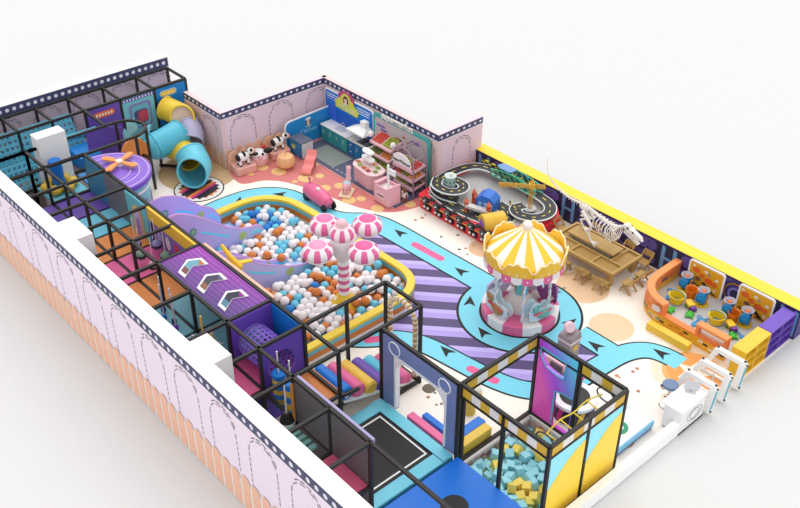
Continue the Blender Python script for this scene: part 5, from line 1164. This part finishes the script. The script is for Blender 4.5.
def checker(pts, h, cols, name):
    q = MB(); n = len(pts)-1
    for i in range(n):
        for j in range(2): 
            (x0, y0, z0), (x1, y1, z1) = pts[i], pts[i+1]; d = math.hypot(x1-x0, y1-y0); nx, ny = -(y1-y0)/d*.03, (x1-x0)/d*.03
            q.add([(x0, y0, z0+j*h), (x1, y1, z1+j*h), (x1, y1, z1+j*h+h), (x0, y0, z0+j*h+h), (x0+nx, y0+ny, z0+j*h), (x1+nx, y1+ny, z1+j*h), (x1+nx, y1+ny, z1+j*h+h), (x0+nx, y0+ny, z0+j*h+h)], [(0, 1, 2, 3), (5, 4, 7, 6), (3, 2, 6, 7), (0, 3, 7, 4), (1, 5, 6, 2)], cols[(i+j) % 2])
    return q.build(name, TK, smooth=0)
ck = (m('#f0d83a', .4), m('#26252a', .5))
checker(lc([(-11.1+.15*i, 13.62-.002*i, .88) for i in range(13)]), .07, ck, 'checker_barrier')
checker(lc([(-8.95+.55*sin(i*.22)*.9-.0, 12.62-.25*i*.18, .56) for i in range(9)]), .07, ck, 'checker_barrier')
q = MB(); gm = m('#4cc9a0', .4); dg_ = m('#2f7d5c', .5)
for s in (-.17, .17):
    top = [(-10.35+.24*i, 13.4+s, 1.12+.2*sin(pi*i/8)) for i in range(9)]; bot = [(-10.35+.24*i, 13.4+s, .86) for i in range(9)]
    top = lc(top); bot = lc(bot)
    q.tube(top, .022, gm, n=6); q.tube(bot, .02, gm, n=6)
    for i in range(8): q.tube([bot[i], top[i]], .014, dg_, n=5); q.tube([bot[i], top[i+1]], .014, dg_, n=5); q.tube([top[i], bot[i+1]], .014, gm, n=5)
q.build('green_truss_bridge', TK)
q = MB(); q.prism(rrect(-.6, .0, .92, 1.26, .12), .85, .89, m('#6f9cd0', .4)); q.build('blue_roof_plate', TK, smooth=0)
bt = thing('toy_building', 'pale green round toy tower on the left loop of the race track', 'toy', (-10.68, 11.75, .84))
q = MB(); q.cyl((0, 0), .17, 0, .26, m('#a9c8c0', .4), 20, r1=.15); q.build('tower', bt, bevel=.01)
q = MB(); q.cyl((0, 0), .19, .26, .3, m('#d5e6e0'), 20); q.sph((0.03, 0, .34), .07, m('#eef3f0'), 10); q.build('tower_top', bt)
q = MB()
for k in range(8): q.bx(*(lambda c, s: (c*.165-.02, c*.165+.02, s*.165-.02, s*.165+.02))(cos(k*pi/4), sin(k*pi/4)), .08, .16, m('#5a8078'))
q.build('window_openings', bt, smooth=0)
gs = thing('toy_garage', 'bright blue curved toy garage with white ramp and small red towers on the race table', 'toy', (-9.25, 11.98, .51), .35)
q = MB(); pr_ = [(-.3, 0), (.3, 0), (.3, .35), (.15, .5), (-.1, .55), (-.3, .42)]
q.plate(pr_, lambda a, b, t: (a, -.25+t, b), m('#2f72d6', .35), .5); q.build('garage_shell', gs, smooth=0)
q = MB()
for k in range(3): q.bx(-.22+k*.18, -.1+k*.18, -.262, -.25, .15, .32, m('#9cc4f0'))
q.build('window_print', gs, smooth=0)
q = MB(); q.add([(-.5, -.62, .2), (.25, -.5, .12), (.25, -.3, .12), (-.5, -.42, .2), (-.5, -.62, .28), (.25, -.5, .18), (.25, -.3, .18), (-.5, -.42, .28)], [(3, 2, 1, 0), (4, 5, 6, 7), (0, 1, 5, 4), (1, 2, 6, 5), (2, 3, 7, 6), (3, 0, 4, 7)], m('#d9d3d0')); q.build('ramp', gs, smooth=0)
for x, y in ((-.5, -.5), (.2, -.42), (-.35, -.1), (-.52, .1)):
    q = MB(); q.bx(x-.05, x+.05, y-.05, y+.05, 0, .36, m('#c8553c')); q.cyl((x, y), .08, .36, .5, m('#e07a5a'), 10, r1=.01); q.build('red_tower', gs, smooth=0)
ts = thing('toy_tunnel', 'yellow arched toy tunnel with a purple opening at the front of the race table', 'toy', (-8.5, 11.42, .51), 1.15)
q = MB(); q.plate([(-.3, 0)]+[(-.3*cos(pi*i/12), .08+.3*sin(pi*i/12)) for i in range(13)]+[(.3, 0)], lambda a, b, t: (t-.35, a, b), m('#efc040', .4), .7); q.build('tunnel_shell', ts, smooth=30)
q = MB(); q.plate([(-.17, 0)]+[(-.17*cos(pi*i/12), .06+.17*sin(pi*i/12)) for i in range(13)]+[(.17, 0)], lambda a, b, t: (-.36-t, a, b), m('#9a72c8', .4), .01); q.build('opening', ts, smooth=0)
cr = thing('toy_crane', 'yellow toy tower crane standing in the right loop of the race track', 'toy crane', (-8.3, 12.84, .57), .73)
yc = m('#e0aa2c', .4)
def truss(q, a, b, w, n, mat, r=.011):
    a = Vector(a); b = Vector(b); d = (b-a); u = d.cross(Vector((0, 1, 0))).normalized()*w; v = d.cross(u).normalized()*w
    for s, t in ((1, 1), (1, -1), (-1, -1), (-1, 1)): q.tube([a+u*s+v*t, b+u*s+v*t], r, mat, n=5)
    for i in range(n):
        p = a+d*i/n; p2 = a+d*(i+1)/n
        for s in (1, -1): q.tube([p+u+v*s, p2-u+v*s], r*.8, mat, n=4); q.tube([p+u*s+v, p2+u*s-v], r*.8, mat, n=4)
q = MB(); truss(q, (0, 0, 0), (0, 0, .95), .05, 8, yc); q.build('mast', cr)
q = MB(); truss(q, (-1.0, 0, .8), (.42, 0, .8), .045, 12, yc); q.tube([(0, 0, .95), (0, 0, 1.12)], .03, yc, n=6, rs=[.05, .01]); q.build('jib', cr) 
q = MB(); q.bx(-.09, .09, -.09, .09, .75, .9, m('#e8b83a')); q.build('cab', cr, bevel=.01, smooth=0)
q = MB(); q.cyl((0, 0), .2, 0, .03, m('#c8c8ca'), 20); q.build('base_plate', cr)

# ------------------------------------------------------------------ wooden activity table and chairs
wd = m('#bf9a5a', .5); wd2 = m('#b08a4a', .5)
WT = thing('wooden_table', 'long tan wooden activity table with sunken trays and a raised centre plank', 'table', (-5.68, 12.68, 0))
q = MB()
for a in ((-1.2, 1.2, -.7, -.62), (-1.2, 1.2, .62, .7), (-1.2, -1.12, -.62, .62), (1.12, 1.2, -.62, .62), (-1.12, 1.12, -.2, -.14), (-.4, -.34, -.62, -.2), (.36, .42, -.62, -.2), (.7, .76, -.14, .62), (-.8, -.74, -.14, .62)): q.bx(*a, .46, .56, wd)
q.build('top_frame', WT, bevel=.008, smooth=0)
q = MB(); q.bx(-1.12, 1.12, -.62, .62, .44, .5, wd2); q.build('tray_bottom', WT, smooth=0)
q = MB(); q.bx(-.95, .72, -.08, .42, .62, .68, wd); q.build('raised_plank', WT, bevel=.01, smooth=0)
q = MB(); q.bx(-.85, .62, -.06, .0, .5, .62, m('#8a8478')); q.bx(-.85, .62, .34, .38, .5, .62, m('#8a8478')); q.build('plank_support', WT, smooth=0)
for x in (-1.02, 1.02):
    for y in (-.52, .52):
        q = MB(); q.bx(x-.08, x+.08, y-.08, y+.08, 0, .44, wd); q.build('leg', WT, bevel=.02, smooth=0)
CR = thing('wooden_chair', 'tan wooden chair at the near long side of the activity table, end nearest the carousel', 'chair', (-6.05, 11.7, 0), pi)
def leg(a, b):
    q = MB(); q.bar(a, b, .035, wd); q.build('leg', CR, smooth=0)
q = MB(); q.bx(-.16, .16, -.15, .15, .26, .29, wd); q.build('seat', CR, bevel=.008, smooth=0)
for x in (-.15, .15):
    leg((x, -.2, 0), (x, .1, .28)); leg((x, .18, 0), (x, -.22, .52))
q = MB(); q.add([(-.17, -.2, .36), (.17, -.2, .36), (.17, -.24, .54), (-.17, -.24, .54), (-.17, -.22, .36), (.17, -.22, .36), (.17, -.26, .54), (-.17, -.26, .54)], [(0, 1, 2, 3), (5, 4, 7, 6), (0, 4, 5, 1), (3, 2, 6, 7), (0, 3, 7, 4), (1, 5, 6, 2)], wd); q.build('backrest', CR, bevel=.005, smooth=0)
q = MB(); q.bar((-.15, .14, .1), (.15, .14, .1), .025, wd); q.build('stretcher', CR, smooth=0)
CR.rotation_euler.z = 0; CR.scale = (1.02,)*3
CR.location = (-6.0, 11.78, 0)
gp = None
for x, y, r, l in ((-5.33, 11.8, 0, 'tan wooden chair at the near long side of the activity table, middle one'), (-4.68, 11.82, 0, 'tan wooden chair at the near side of the activity table, end nearest the sand pit'),
                   (-4.15, 12.35, pi/2, 'tan wooden chair at the short end of the activity table, the nearer one'), (-4.15, 12.95, pi/2, 'tan wooden chair at the short end of the activity table, the farther one'),
                   (-6.4, 13.5, pi, 'tan wooden chair by the purple wall behind the table, leftmost one'), (-5.75, 13.5, pi, 'tan wooden chair by the purple wall behind the table, second from left'), (-5.15, 13.5, pi, 'tan wooden chair by the purple wall behind the table, third from left'), (-4.5, 13.5, pi, 'tan wooden chair by the purple wall behind the table, rightmost one'), (-7.2, 13.1, -pi/2, 'tan wooden chair between the activity table and the red race table')):
    dup(CR, (x, y, 0), r, l)
# ------------------------------------------------------------------ dinosaur skeleton
DS = thing('dinosaur_skeleton', 'white dinosaur skeleton with a long curling tail standing on the wooden table', 'dinosaur skeleton', (-5.85, 12.85, .68))
bn = m('#f6efe8', .5)
D_ = lambda l: [(x+5.85, (p[3]-12.85 if False else 0)+yy, z-.68) for x, z, yy in l]
spine = [(-7.86, 2.5, .05), (-7.82, 2.2, .02), (-7.68, 1.92, .0), (-7.28, 1.7, 0), (-6.85, 1.6, 0), (-6.45, 1.62, 0), (-6.15, 1.6, 0), (-5.8, 1.5, 0), (-5.4, 1.42, 0), (-5.15, 1.42, 0), (-4.98, 1.54, 0), (-4.85, 1.6, 0)]
P3 = [(x+5.85, y, z-.68) for x, z, y in spine]; P3 = smooth_path(P3, 2); n = len(P3)
q = MB(); q.tube(P3, .03, bn, n=8, rs=[.006+.045*min(1, i/n*1.6) if i < n*.85 else .04 for i in range(n)])
def on(t):
    f = t*(n-1); i = min(n-2, int(f)); f -= i; return Vector(P3[i]).lerp(Vector(P3[i+1]), f)
for k in range(26):
    t = .22+.55*k/26; p = on(t); q.tube([p+Vector((0, 0, .02)), p+Vector((-.02, 0, .1))], .012, bn, n=5)
    if k < 15: q.tube([p, p+Vector((-.02, 0, -.04-.09*k/15))], .012, bn, n=5)
q.build('spine', DS)
for k in range(9):
    p = on(.62+.026*k); r = .34-.014*abs(k-4)
    for s in (-1, 1):
        q = MB(); q.tube([p, p+Vector((0, s*r*.62, -.06)), p+Vector((.01, s*r*.72, -r*.75)), p+Vector((.02, s*r*.42, -r*1.3)), p+Vector((.02, s*.03, -r*1.45))], .017, bn, n=6); q.build('rib', DS)
q = MB(); q.sph((-.45, 0, .86), .15, bn, 10, (1.3, .6, .7)); q.tube([(-.45, 0, .8), (-.2, 0, .62), (-.55, 0, .55)], .03, bn, n=6); q.build('pelvis', DS)
for s, fx in ((-1, .32), (1, -.28)):
    q = MB(); q.tube([(-.42, s*.14, .82), (-.12+fx*.4, s*.2, .52)], .05, bn, n=8, rs=[.06, .045]); q.tube([(-.12+fx*.4, s*.2, .52), (-.4+fx, s*.2, .25)], .04, bn, n=8, rs=[.045, .03]); q.tube([(-.4+fx, s*.2, .25), (-.26+fx, s*.2, .04)], .03, bn, n=8)
    for a in (-.5, 0, .5): q.tube([(-.26+fx, s*.2, .04), (-.12+fx, s*.2+a*.14, .02), (-.02+fx, s*.2+a*.24, .0)], .022, bn, n=6, rs=[.025, .02, .008])
    q.build('hind_leg', DS)
    q = MB(); q.tube([(.42, s*.12, .58), (.5, s*.16, .42), (.62, s*.16, .36)], .022, bn, n=6); q.tube([(.62, s*.16, .36), (.7, s*.19, .3)], .012, bn, n=5); q.tube([(.62, s*.16, .36), (.7, s*.13, .3)], .012, bn, n=5); q.build('fore_limb', DS)
sk = MB(); sk.sph((1.05, 0, .93), .13, bn, 12, (1.1, .8, .85)); 
sk.add([(1.0, -.1, 1.02), (1.55, -.05, .8), (1.6, -.04, .7), (1.1, -.1, .82), (1.0, .1, 1.02), (1.55, .05, .8), (1.6, .04, .7), (1.1, .1, .82)], [(0, 3, 2, 1), (4, 5, 6, 7), (0, 1, 5, 4), (3, 7, 6, 2), (1, 2, 6, 5), (0, 4, 7, 3)], bn)
for s in (-1, 1):
    sk.sph((1.12, s*.095, .95), .035, m('#2c2434'), 8); sk.sph((1.3, s*.085, .88), .03, m('#2c2434'), 8)
sk.build('skull', DS, smooth=40)
jw = MB(); jw.add([(1.0, -.09, .82), (1.5, -.05, .58), (1.5, .05, .58), (1.0, .09, .82), (1.0, -.08, .76), (1.48, -.05, .53), (1.48, .05, .53), (1.0, .08, .76)], [(0, 1, 2, 3), (7, 6, 5, 4), (0, 4, 5, 1), (1, 5, 6, 2), (2, 6, 7, 3), (3, 7, 4, 0)], bn); jaw = jw.build('jaw', DS, smooth=0)
q = MB()
for k in range(8):
    for s in (-1, 1): f = k/8; q.tube([(1.15+.4*f, s*(.09-.04*f), .8-.1*f), (1.14+.4*f, s*(.09-.04*f), .745-.1*f)], .013, bn, n=5, rs=[.014, .002])
q.build('teeth', jaw)

# ------------------------------------------------------------------ sand pit
orr = m('#f58a44', .4)
SPT = thing('sand_pit', 'orange walled play sand pit with a rounded corner and yellow road print base', 'sand pit', (-2.2, 12.8, 0))
def S_(pts): return [(x+2.2, y-12.8) for x, y in pts]
outer = smooth_path([(-3.6, 13.84), (-3.6, 12.7), (-3.45, 12.25), (-3.1, 11.93), (-2.65, 11.82), (-.72, 11.82)], 3)
def wallband(pts, z0, z1, w0, w1, mat, nm, **k):
    q = MB(); wband(q, S_(pts), w0, w1, z0, z1, mat); return q.build(nm, SPT, smooth=40, **k)
hi_ = [p for p in outer if p[0] < -2.68]; hi_.append((-2.62, 11.82))
wallband(outer, 0, .29, -.1, .1, m('#f0b52c', .45), 'printed_base')
wallband(outer, .29, .34, -.1, .1, orr, 'orange_ledge', bevel=.01)
wallband(hi_, .34, .62, -.07, .1, orr, 'orange_wall')
wallband(hi_, .62, .68, -.1, .12, m('#fa9a55', .4), 'top_rail', bevel=.015)
wallband([(-1.62, 11.82), (-.72, 11.82)], .34, .38, -.08, .1, orr, 'window_frame', bevel=.01)
for a in ((-1.62, -1.54), (-.8, -.72)): wallband([(a[0], 11.82), (a[1], 11.82)], .38, .6, -.08, .1, orr, 'window_frame')
wallband([(-1.62, 11.82), (-.72, 11.82)], .6, .68, -.1, .12, m('#fa9a55', .4), 'top_rail', bevel=.01)
wallband([(-1.54, 11.82), (-.8, 11.82)], .38, .6, 0, .015, m('#eef6f4', .1, alpha=.35), 'window_pane')
q = MB(); random.seed(8); op = offs(outer, -.104)[0]; 
P_ = offs(outer, .104)[1]
cum = 0
for i in range(2, len(P_)-2, 1):
    a, b = P_[i], P_[i+1]; L = math.hypot(b[0]-a[0], b[1]-a[1]); k = max(1, int(L/.1))
    for j in range(k):
        t = (j+.5)/k; x, y = a[0]+(b[0]-a[0])*t, a[1]+(b[1]-a[1])*t; dx, dy = (b[0]-a[0])/L, (b[1]-a[1])/L; w = .07; c = m(random.choice(['#f4f0e6', '#3a3430', '#f7c93f', '#6aa8a4', '#e0802f', '#f4f0e6'])); z = random.uniform(.1, .24)
        X_, Y_ = x+2.2, y-12.8; q.add([(X_-dx*w, Y_-dy*w, z-.03), (X_+dx*w, Y_+dy*w, z-.03), (X_+dx*w, Y_+dy*w, z+.03), (X_-dx*w, Y_-dy*w, z+.03)], [(0, 1, 2, 3)], c)
q.build('road_print', SPT, smooth=0)
# inner windows / panels on orange wall
q = MB(); q.plate(rrect(12.75, 13.45, .33, .52, .04), lambda a, b, t: (-3.5+2.2+t, a-12.8, b), m('#d8763a'), .01); q.plate(rrect(12.95, 13.2, .38, .46, .03), lambda a, b, t: (-3.488+2.2+t, a-12.8, b), m('#5c5a66'), .01); q.build('inner_panel', SPT, smooth=0)
q = MB(); q.plate(rrect(-2.98, -2.7, .37, .55, .08), lambda a, b, t: (a+2.2, 11.74-12.8-t, b), m('#e9d9cf', .3), .01); q.build('oval_window', SPT, smooth=0)
sn = [(x, y) for x, y in S_(outer)]+[S_([(-.7, 13.82)])[0]]
q = MB(); q.prism(sn, .0, .13, m('#cfcac8', .9)); q.build('sand', SPT, smooth=0)['kind'] = 'stuff'
BN = MB(); BN.bx(-.64, .64, -.11, .11, 0, .22, m('#f8cb42', .4)); tag(BN.build('step_bench', loc=(-2.15, 11.42, 0), bevel=.015, smooth=0), 'long yellow step block along the front of the orange sand pit wall', 'step')
# backdrops
for x0, x1, l, ex in ((-3.2, -2.08, 'yellow excavator print backdrop with white rounded edge, left of the two at the sand pit', 0), (-1.65, -.6, 'yellow digger print backdrop with white rounded edge beside the purple shelf', 1)):
    t = thing('print_backdrop', l, 'backdrop', ((x0+x1)/2, 13.74, .13)); w = (x1-x0)/2
    q = MB(); q.plate(rrect(-w, w, 0, .86, .1), PY(0), m('#ffffff', .4), .04); q.build('white_edge', t, smooth=0)
    q = MB(); q.plate(rrect(-w+.05, w-.05, 0.01, .81, .07), PY(.042), m('#efaf22', .45), .004); o_ = q.build('print_board', t, smooth=0)
    q = MB(); o2 = .05
    for px_, pz, r_, c in ((-.3, .6, .12, '#ee6a2a'), (-.1, .5, .1, '#ee6a2a'), (.12, .42, .13, '#e8622a'), (.3, .4, .1, '#ee6a2a'), (-.38, .72, .05, '#f6efe8'), (0, .68, .06, '#f6efe8'), (.35, .56, .06, '#f6efe8'), (-.2, .36, .09, '#8a5a4a'), (.1, .62, .05, '#8aa0a8'), (.34, .22, .06, '#f3dcc4')):
        q.plate(circ(px_, pz, r_, 12, r_*.75), PY(o2), m(c)); o2 += .0012
    q.plate([(-.4, .12), (.42, .06), (.42, .1), (-.4, .16)], PY(o2), m('#3a2c28')); q.plate([(-.1, .3), (.2, .1), (.3, .14), (0, .34)], PY(o2+.002), m('#3a2c28'))
    q.build('excavator_print', o_, smooth=0)
# toys
STB = thing('sand_wheel_toy', 'blue sand wheel toy with clear hopper and yellow foot in the back left corner', 'sand toy', (-3.05, 13.45, .13))
q = MB(); q.cyl((0, 0), .2, 0, .03, m('#f2c832'), 20); q.build('foot', STB, bevel=.008)
for a in (-1, 1):
    q = MB(); q.bar((a*.1, 0, .03), (a*.16, 0, .4), .035, m('#f2a032')); q.build('leg', STB, smooth=0)
q = MB(); q.tube([(-.09, 0, .24), (.09, 0, .24)], .17, m('#1d95d8', .35), n=16); q.build('wheel_drum', STB, bevel=.015)
for s in (-1, 1):
    q = MB(); q.bx(-.13, .13, s*.13-.02, s*.13+.02, .12, .36, m('#1586c8')); q.build('side_blade', STB, bevel=.01, smooth=0)
q = MB(); q.lathe([(.05, .36), (.15, .47), (.17, .5), (.15, .51), (.05, .39)], m('#d3d0de', .15, alpha=.6), n=20); q.build('hopper', STB)
q = MB(); q.cyl((0, 0), .06, .4, .47, m('#e8743a'), 12); q.build('valve', STB)
for (x, y), l in zip(((-2.35, 13.2), (-1.62, 13.3), (-1.08, 13.3)), ('blue sand wheel toy with clear hopper right of the left hand orange bucket', 'blue sand wheel toy with clear hopper left of the right hand orange bucket', 'blue sand wheel toy with clear hopper nearest the purple shelf')):
    dup(STB, (x, y, .13), .2, l)
def bucket(x, y, c, r, h, label, rim=None):
    t = thing('toy_bucket', label, 'bucket', (x, y, .13))
    q = MB(); q.lathe([(0, 0), (r*.75, 0), (r, h), (r*1.08, h+.01), (r*1.08, h+.03), (r*.92, h+.02), (r*.7, .03), (0, .03)], m(c, .35), n=24); q.build('pail', t)
    q = MB(); q.tube([(r*1.05*cos(pi*i/12), 0.0+.12*sin(pi*i/12), h+.02+.06*sin(pi*i/12)) for i in range(13)], .014, m(rim or c), n=6); q.build('handle', t)
    q = MB(); q.cyl((0, 0), r*.78, .0, .04, m(rim or c), 24); q.build('foot_ring', t)
bucket(-2.72, 13.25, '#ef8420', .16, .26, 'orange toy bucket between the two left sand wheels', '#f09a3a')
bucket(-1.38, 13.2, '#ef8420', .16, .26, 'orange toy bucket between the two right sand wheels', '#f09a3a')
bucket(-2.85, 12.75, '#f4cf22', .22, .24, 'yellow toy bucket with a blue foot on the left half of the sand', '#2a90c8')
bucket(-1.62, 12.78, '#f4cf22', .22, .24, 'yellow toy bucket with a blue foot on the right half of the sand', '#2a90c8')
def truck(x, y, rz, label):
    t = thing('toy_truck', label, 'toy truck', (x, y, .13), rz); t.scale = (.85,)*3
    q = MB(); q.add([(-.2, -.09, .08), (.05, -.09, .08), (.05, .09, .08), (-.2, .09, .08), (-.26, -.12, .2), (.08, -.12, .2), (.08, .12, .2), (-.26, .12, .2)], [(3, 2, 1, 0), (4, 5, 6, 7), (0, 1, 5, 4), (1, 2, 6, 5), (2, 3, 7, 6), (3, 0, 4, 7)], m('#f2c62a', .4)); q.build('dump_bed', t, bevel=.01, smooth=0)
    q = MB(); q.bx(.09, .22, -.09, .09, .06, .19, m('#7a3fa8', .4)); q.build('cab', t, bevel=.02, smooth=0)
    for a in (-.12, .14):
        for b in (-.1, .1): q = MB(); q.tube([(a, b-.02, .055), (a, b+.02, .055)], .055, m('#2b2730' if a > 0 else '#4aa84a'), n=14); q.build('wheel', t)
truck(-2.42, 12.8, -.5, 'small yellow and purple toy dump truck beside the left yellow bucket'); truck(-1.2, 12.85, -.5, 'small yellow and purple toy dump truck beside the right yellow bucket')
def frog(x, y, label, rz=0):
    q = MB(); g_ = m('#46c03a', .4); q.sph((0, 0, .05), .1, g_, 12, (.8, 1, .4)); q.sph((0, .13, .05), .065, g_, 10, (1, .9, .5))
    for a, b in ((.1, .08), (-.1, .08), (.1, -.1), (-.1, -.1)): q.tube([(a*.4, b*.5, .05), (a, b, .04)], .035, g_, n=7)
    o = q.build('sand_mould', loc=(x, y, .135)); o.rotation_euler.z = rz; tag(o, label, 'sand mould')
frog(-2.72, 12.28, 'green frog shaped sand mould by the orange wall, leftmost of three'); frog(-2.25, 12.5, 'green frog shaped sand mould in the middle of the sand', .4); frog(-.98, 12.6, 'green frog shaped sand mould next to the yellow cube shelf', .8)
def spade(x, y, rz, label):
    t = thing('toy_spade', label, 'spade', (x, y, .15), rz)
    q = MB(); q.tube([(0, -.02, .02), (0, .2, .03)], .018, m('#2a9ad8', .4), n=6); q.build('shaft', t)
    q = MB(); q.prism([(-.07, -.02), (-.07, -.16), (0, -.22), (.07, -.16), (.07, -.02)], .0, .02, m('#2a9ad8', .4)); q.build('blade', t, bevel=.005, smooth=0)
    q = MB(); q.tube([(.06*cos(2*pi*i/12), .25+.05*sin(2*pi*i/12), .03) for i in range(12)], .014, m('#2a9ad8', .4), n=6, closed=True); q.build('grip', t)
spade(-3.15, 12.85, .5, 'blue toy spade beside the left yellow bucket'); spade(-1.98, 12.4, .2, 'blue toy spade lying on the sand, left of the pair in the middle'); spade(-1.86, 12.68, -.4, 'blue toy spade lying on the sand beside the right yellow bucket')
spade(-.88, 12.8, 1.2, 'blue toy spade beside the green mould at the cube shelf')
# cube shelves
def shelf(name, label, y0, y1, c, ci, x0=-.42, x1=-.04, h=.86, nz=3, ny=2):
    t = thing(name, label, 'shelf', ((x0+x1)/2, (y0+y1)/2, 0)); w = (x1-x0)/2; d = (y1-y0)/2; mt = m(c, .4); mi = m(ci, .5)
    q = MB(); q.bx(-w, w, -d, d, h-.05, h, mt); q.build('top_board', t, bevel=.008, smooth=0)
    for s in (-1, 1):
        q = MB(); q.bx(-w, w, s*d-.02 if s > 0 else -d, d if s > 0 else -d+.02, 0, h-.05, mt); q.build('side_board', t, smooth=0)
    q = MB(); q.bx(-w, -w+.03, -d+.02, d-.02, 0, h-.05, mi); q.build('back_board', t, smooth=0)
    for k in range(nz):
        z = (h-.05)*k/nz; q = MB(); q.bx(-w+.03, w, -d+.02, d-.02, z, z+.03, mt); q.build('shelf_board', t, smooth=0)
    for k in range(1, ny):
        y = -d+2*d*k/ny; q = MB(); q.bx(-w+.03, w-.005, y-.015, y+.015, .03, h-.05, mt); q.build('divider', t, smooth=0)
shelf('cube_shelf', 'bright yellow open cube shelf at the entrance end of the sand pit', 11.42, 12.58, '#f8ca3a', '#e8a832')
shelf('cube_shelf', 'purple open cube shelf between the yellow shelf and the purple wall', 12.6, 13.8, '#7350c0', '#5a3da2')
# ------------------------------------------------------------------ gates, desk, stool
def gate(y, label):
    t = thing('security_gate', label, 'gate', (-.2, y, 0)); W_ = m('#ffffff', .3)
    q = MB(); q.tube([(-.68, 0, .05), (.3, 0, .05)], .05, W_, n=4); q.build('foot_bar', t, bevel=.01, smooth=0)
    q = MB(); q.bar((-.42, 0, .86), (.36, 0, .86), .13, W_); q.build('top_bar', t, bevel=.012, smooth=0)
    q = MB(); q.bar((-.68, 0, .05), (-.4, 0, .86), .12, W_); q.build('rear_post', t, bevel=.012, smooth=0)
    q = MB(); q.bar((.26, 0, .06), (.32, 0, .86), .16, W_); q.build('front_post', t, bevel=.012, smooth=0)
    q = MB(); q.bar((-.05, 0, .1), (-.05, 0, .86), .025, m('#dfe4e6')); q.build('middle_rod', t, smooth=0)
    q = MB(); q.add([(.357, -.045, .15), (.357, .045, .15), (.405, .045, .78), (.405, -.045, .78)], [(0, 1, 2, 3)], m('#35c3dc', .3)); q.build('cyan_light_strip', t, smooth=0)
    for x, z in ((-.4, .94), (.34, .94), (.36, .84), (.32, .1)):
        q = MB(); q.cyl((x, 0), .035, z-.02, z, m('#2a2a2c'), 12) if z > .93 else q.tube([(x+.02, 0, z), (x+.06, 0, z)], .025, m('#2a2a2c'), n=10); q.build('sensor_cap', t)
gate(11.05, 'white security gate frame nearest the yellow cube shelf'); gate(10.4, 'white security gate frame in the middle of the three at the entrance'); gate(9.8, 'white security gate frame standing right behind the reception desk')
DK = thing('reception_desk', 'white reception desk with an oval outline logo on its front', 'desk', (-.22, 9.15, 0))
W_ = m('#ffffff', .3)
q = MB(); q.bx(-.2, .27, -.5, .5, .03, .66, W_); q.build('body', DK, bevel=.02, smooth=0)
q = MB(); q.bx(-.3, .28, -.52, .54, .66, .71, W_); q.build('worktop', DK, bevel=.012, smooth=0)
q = MB(); q.bx(-.16, .28, -.48, .52, .0, .03, m('#3a3a3c')); q.build('dark_plinth', DK, smooth=0)
q = MB(); 
for r in (1, .62): q.tube([(.275, .08+.3*r*cos(2*pi*i/36), .36+.18*(1 if r == 1 else .8)*sin(2*pi*i/36)) for i in range(36)], .006, m('#9aa2b0'), n=5, closed=True)
q.build('oval_logo', DK)
CP2 = thing('point_of_sale_screen', 'grey tilted touch screen on the white reception desk', 'screen', (-.26, 9.42, .71), .5); CP2.scale = (.85,)*3
q = MB(); q.bx(-.14, .14, -.1, .1, 0, .03, m('#d8dadc')); q.build('foot', CP2, bevel=.01, smooth=0)
q = MB(); q.bar((0, 0, .03), (0, .02, .16), .05, m('#c4c6c8')); q.build('neck', CP2, smooth=0)
q = MB(); q.add([(-.2, -.06, .1), (.2, -.06, .1), (.2, .1, .3), (-.2, .1, .3), (-.2, -.03, .08), (.2, -.03, .08), (.2, .13, .28), (-.2, .13, .28)], [(0, 1, 2, 3), (5, 4, 7, 6), (0, 4, 5, 1), (3, 2, 6, 7), (0, 3, 7, 4), (1, 5, 6, 2)], m('#cfd2d6', .2)); q.build('display', CP2, smooth=0)
ST = thing('bar_stool', 'chrome stool with a round slate blue seat behind the reception desk', 'stool', (-.72, 9.3, 0))
q = MB(); q.cyl((0, 0), .19, .62, .7, m('#6f86ab', .4), 28); q.build('seat', ST, bevel=.02)
q = MB(); q.tube([(0, 0, .03), (0, 0, .62)], .03, m('#d9d4cc', .2, metal=.8), n=10); q.build('stem', ST)
q = MB(); q.cyl((0, 0), .18, 0, .03, m('#d9d4cc', .2, metal=.7), 24, r1=.15); q.build('base', ST)
q = MB(); q.tube([(.13*cos(2*pi*i/18), .13*sin(2*pi*i/18), .25) for i in range(18)], .014, m('#e0b878', .2, metal=.7), n=6, closed=True); q.build('foot_ring', ST)

# ------------------------------------------------------------------ camera, light
def camera():
    yaw, pit, rol = 2.40757164, 6.06081540e-01, -3.64675107e-03
    fw = Vector((cos(yaw)*cos(pit), sin(yaw)*cos(pit), -sin(pit)))
    r = fw.cross(Vector((0, 0, 1))).normalized(); d = fw.cross(r)
    r2 = r*cos(rol)+d*sin(rol); d2 = -r*sin(rol)+d*cos(rol)
    M = Matrix((r2, -d2, -fw)).transposed().to_4x4(); M.translation = (7.4, -6.67, 16)
    cd = bpy.data.cameras.new('camera'); cd.lens = 949.547/800*36; cd.sensor_width = 36; cd.clip_end = 1000
    o = bpy.data.objects.new('camera', cd); C.objects.link(o); o.matrix_world = M
    bpy.context.scene.camera = o
camera()
sd = bpy.data.lights.new('sun', 'SUN'); sd.energy = .88; sd.angle = radians(50); sd.color = (1, .985, .965)
so = bpy.data.objects.new('sun', sd); C.objects.link(so); so.location = (0, 0, 30)
so.rotation_euler = (-Vector((-.38, .42, 1)).normalized()).to_track_quat('-Z', 'Y').to_euler()
w = bpy.data.worlds.new('sky'); bpy.context.scene.world = w; w.use_nodes = True
w.node_tree.nodes['Background'].inputs[0].default_value = (.985, .98, .975, 1)
w.node_tree.nodes['Background'].inputs[1].default_value = .95
vs = bpy.context.scene.view_settings; vs.view_transform = 'Standard'; vs.look = 'None'; vs.gamma = 1; vs.exposure = .35
try: vs.use_curve_mapping = False
except Exception: pass
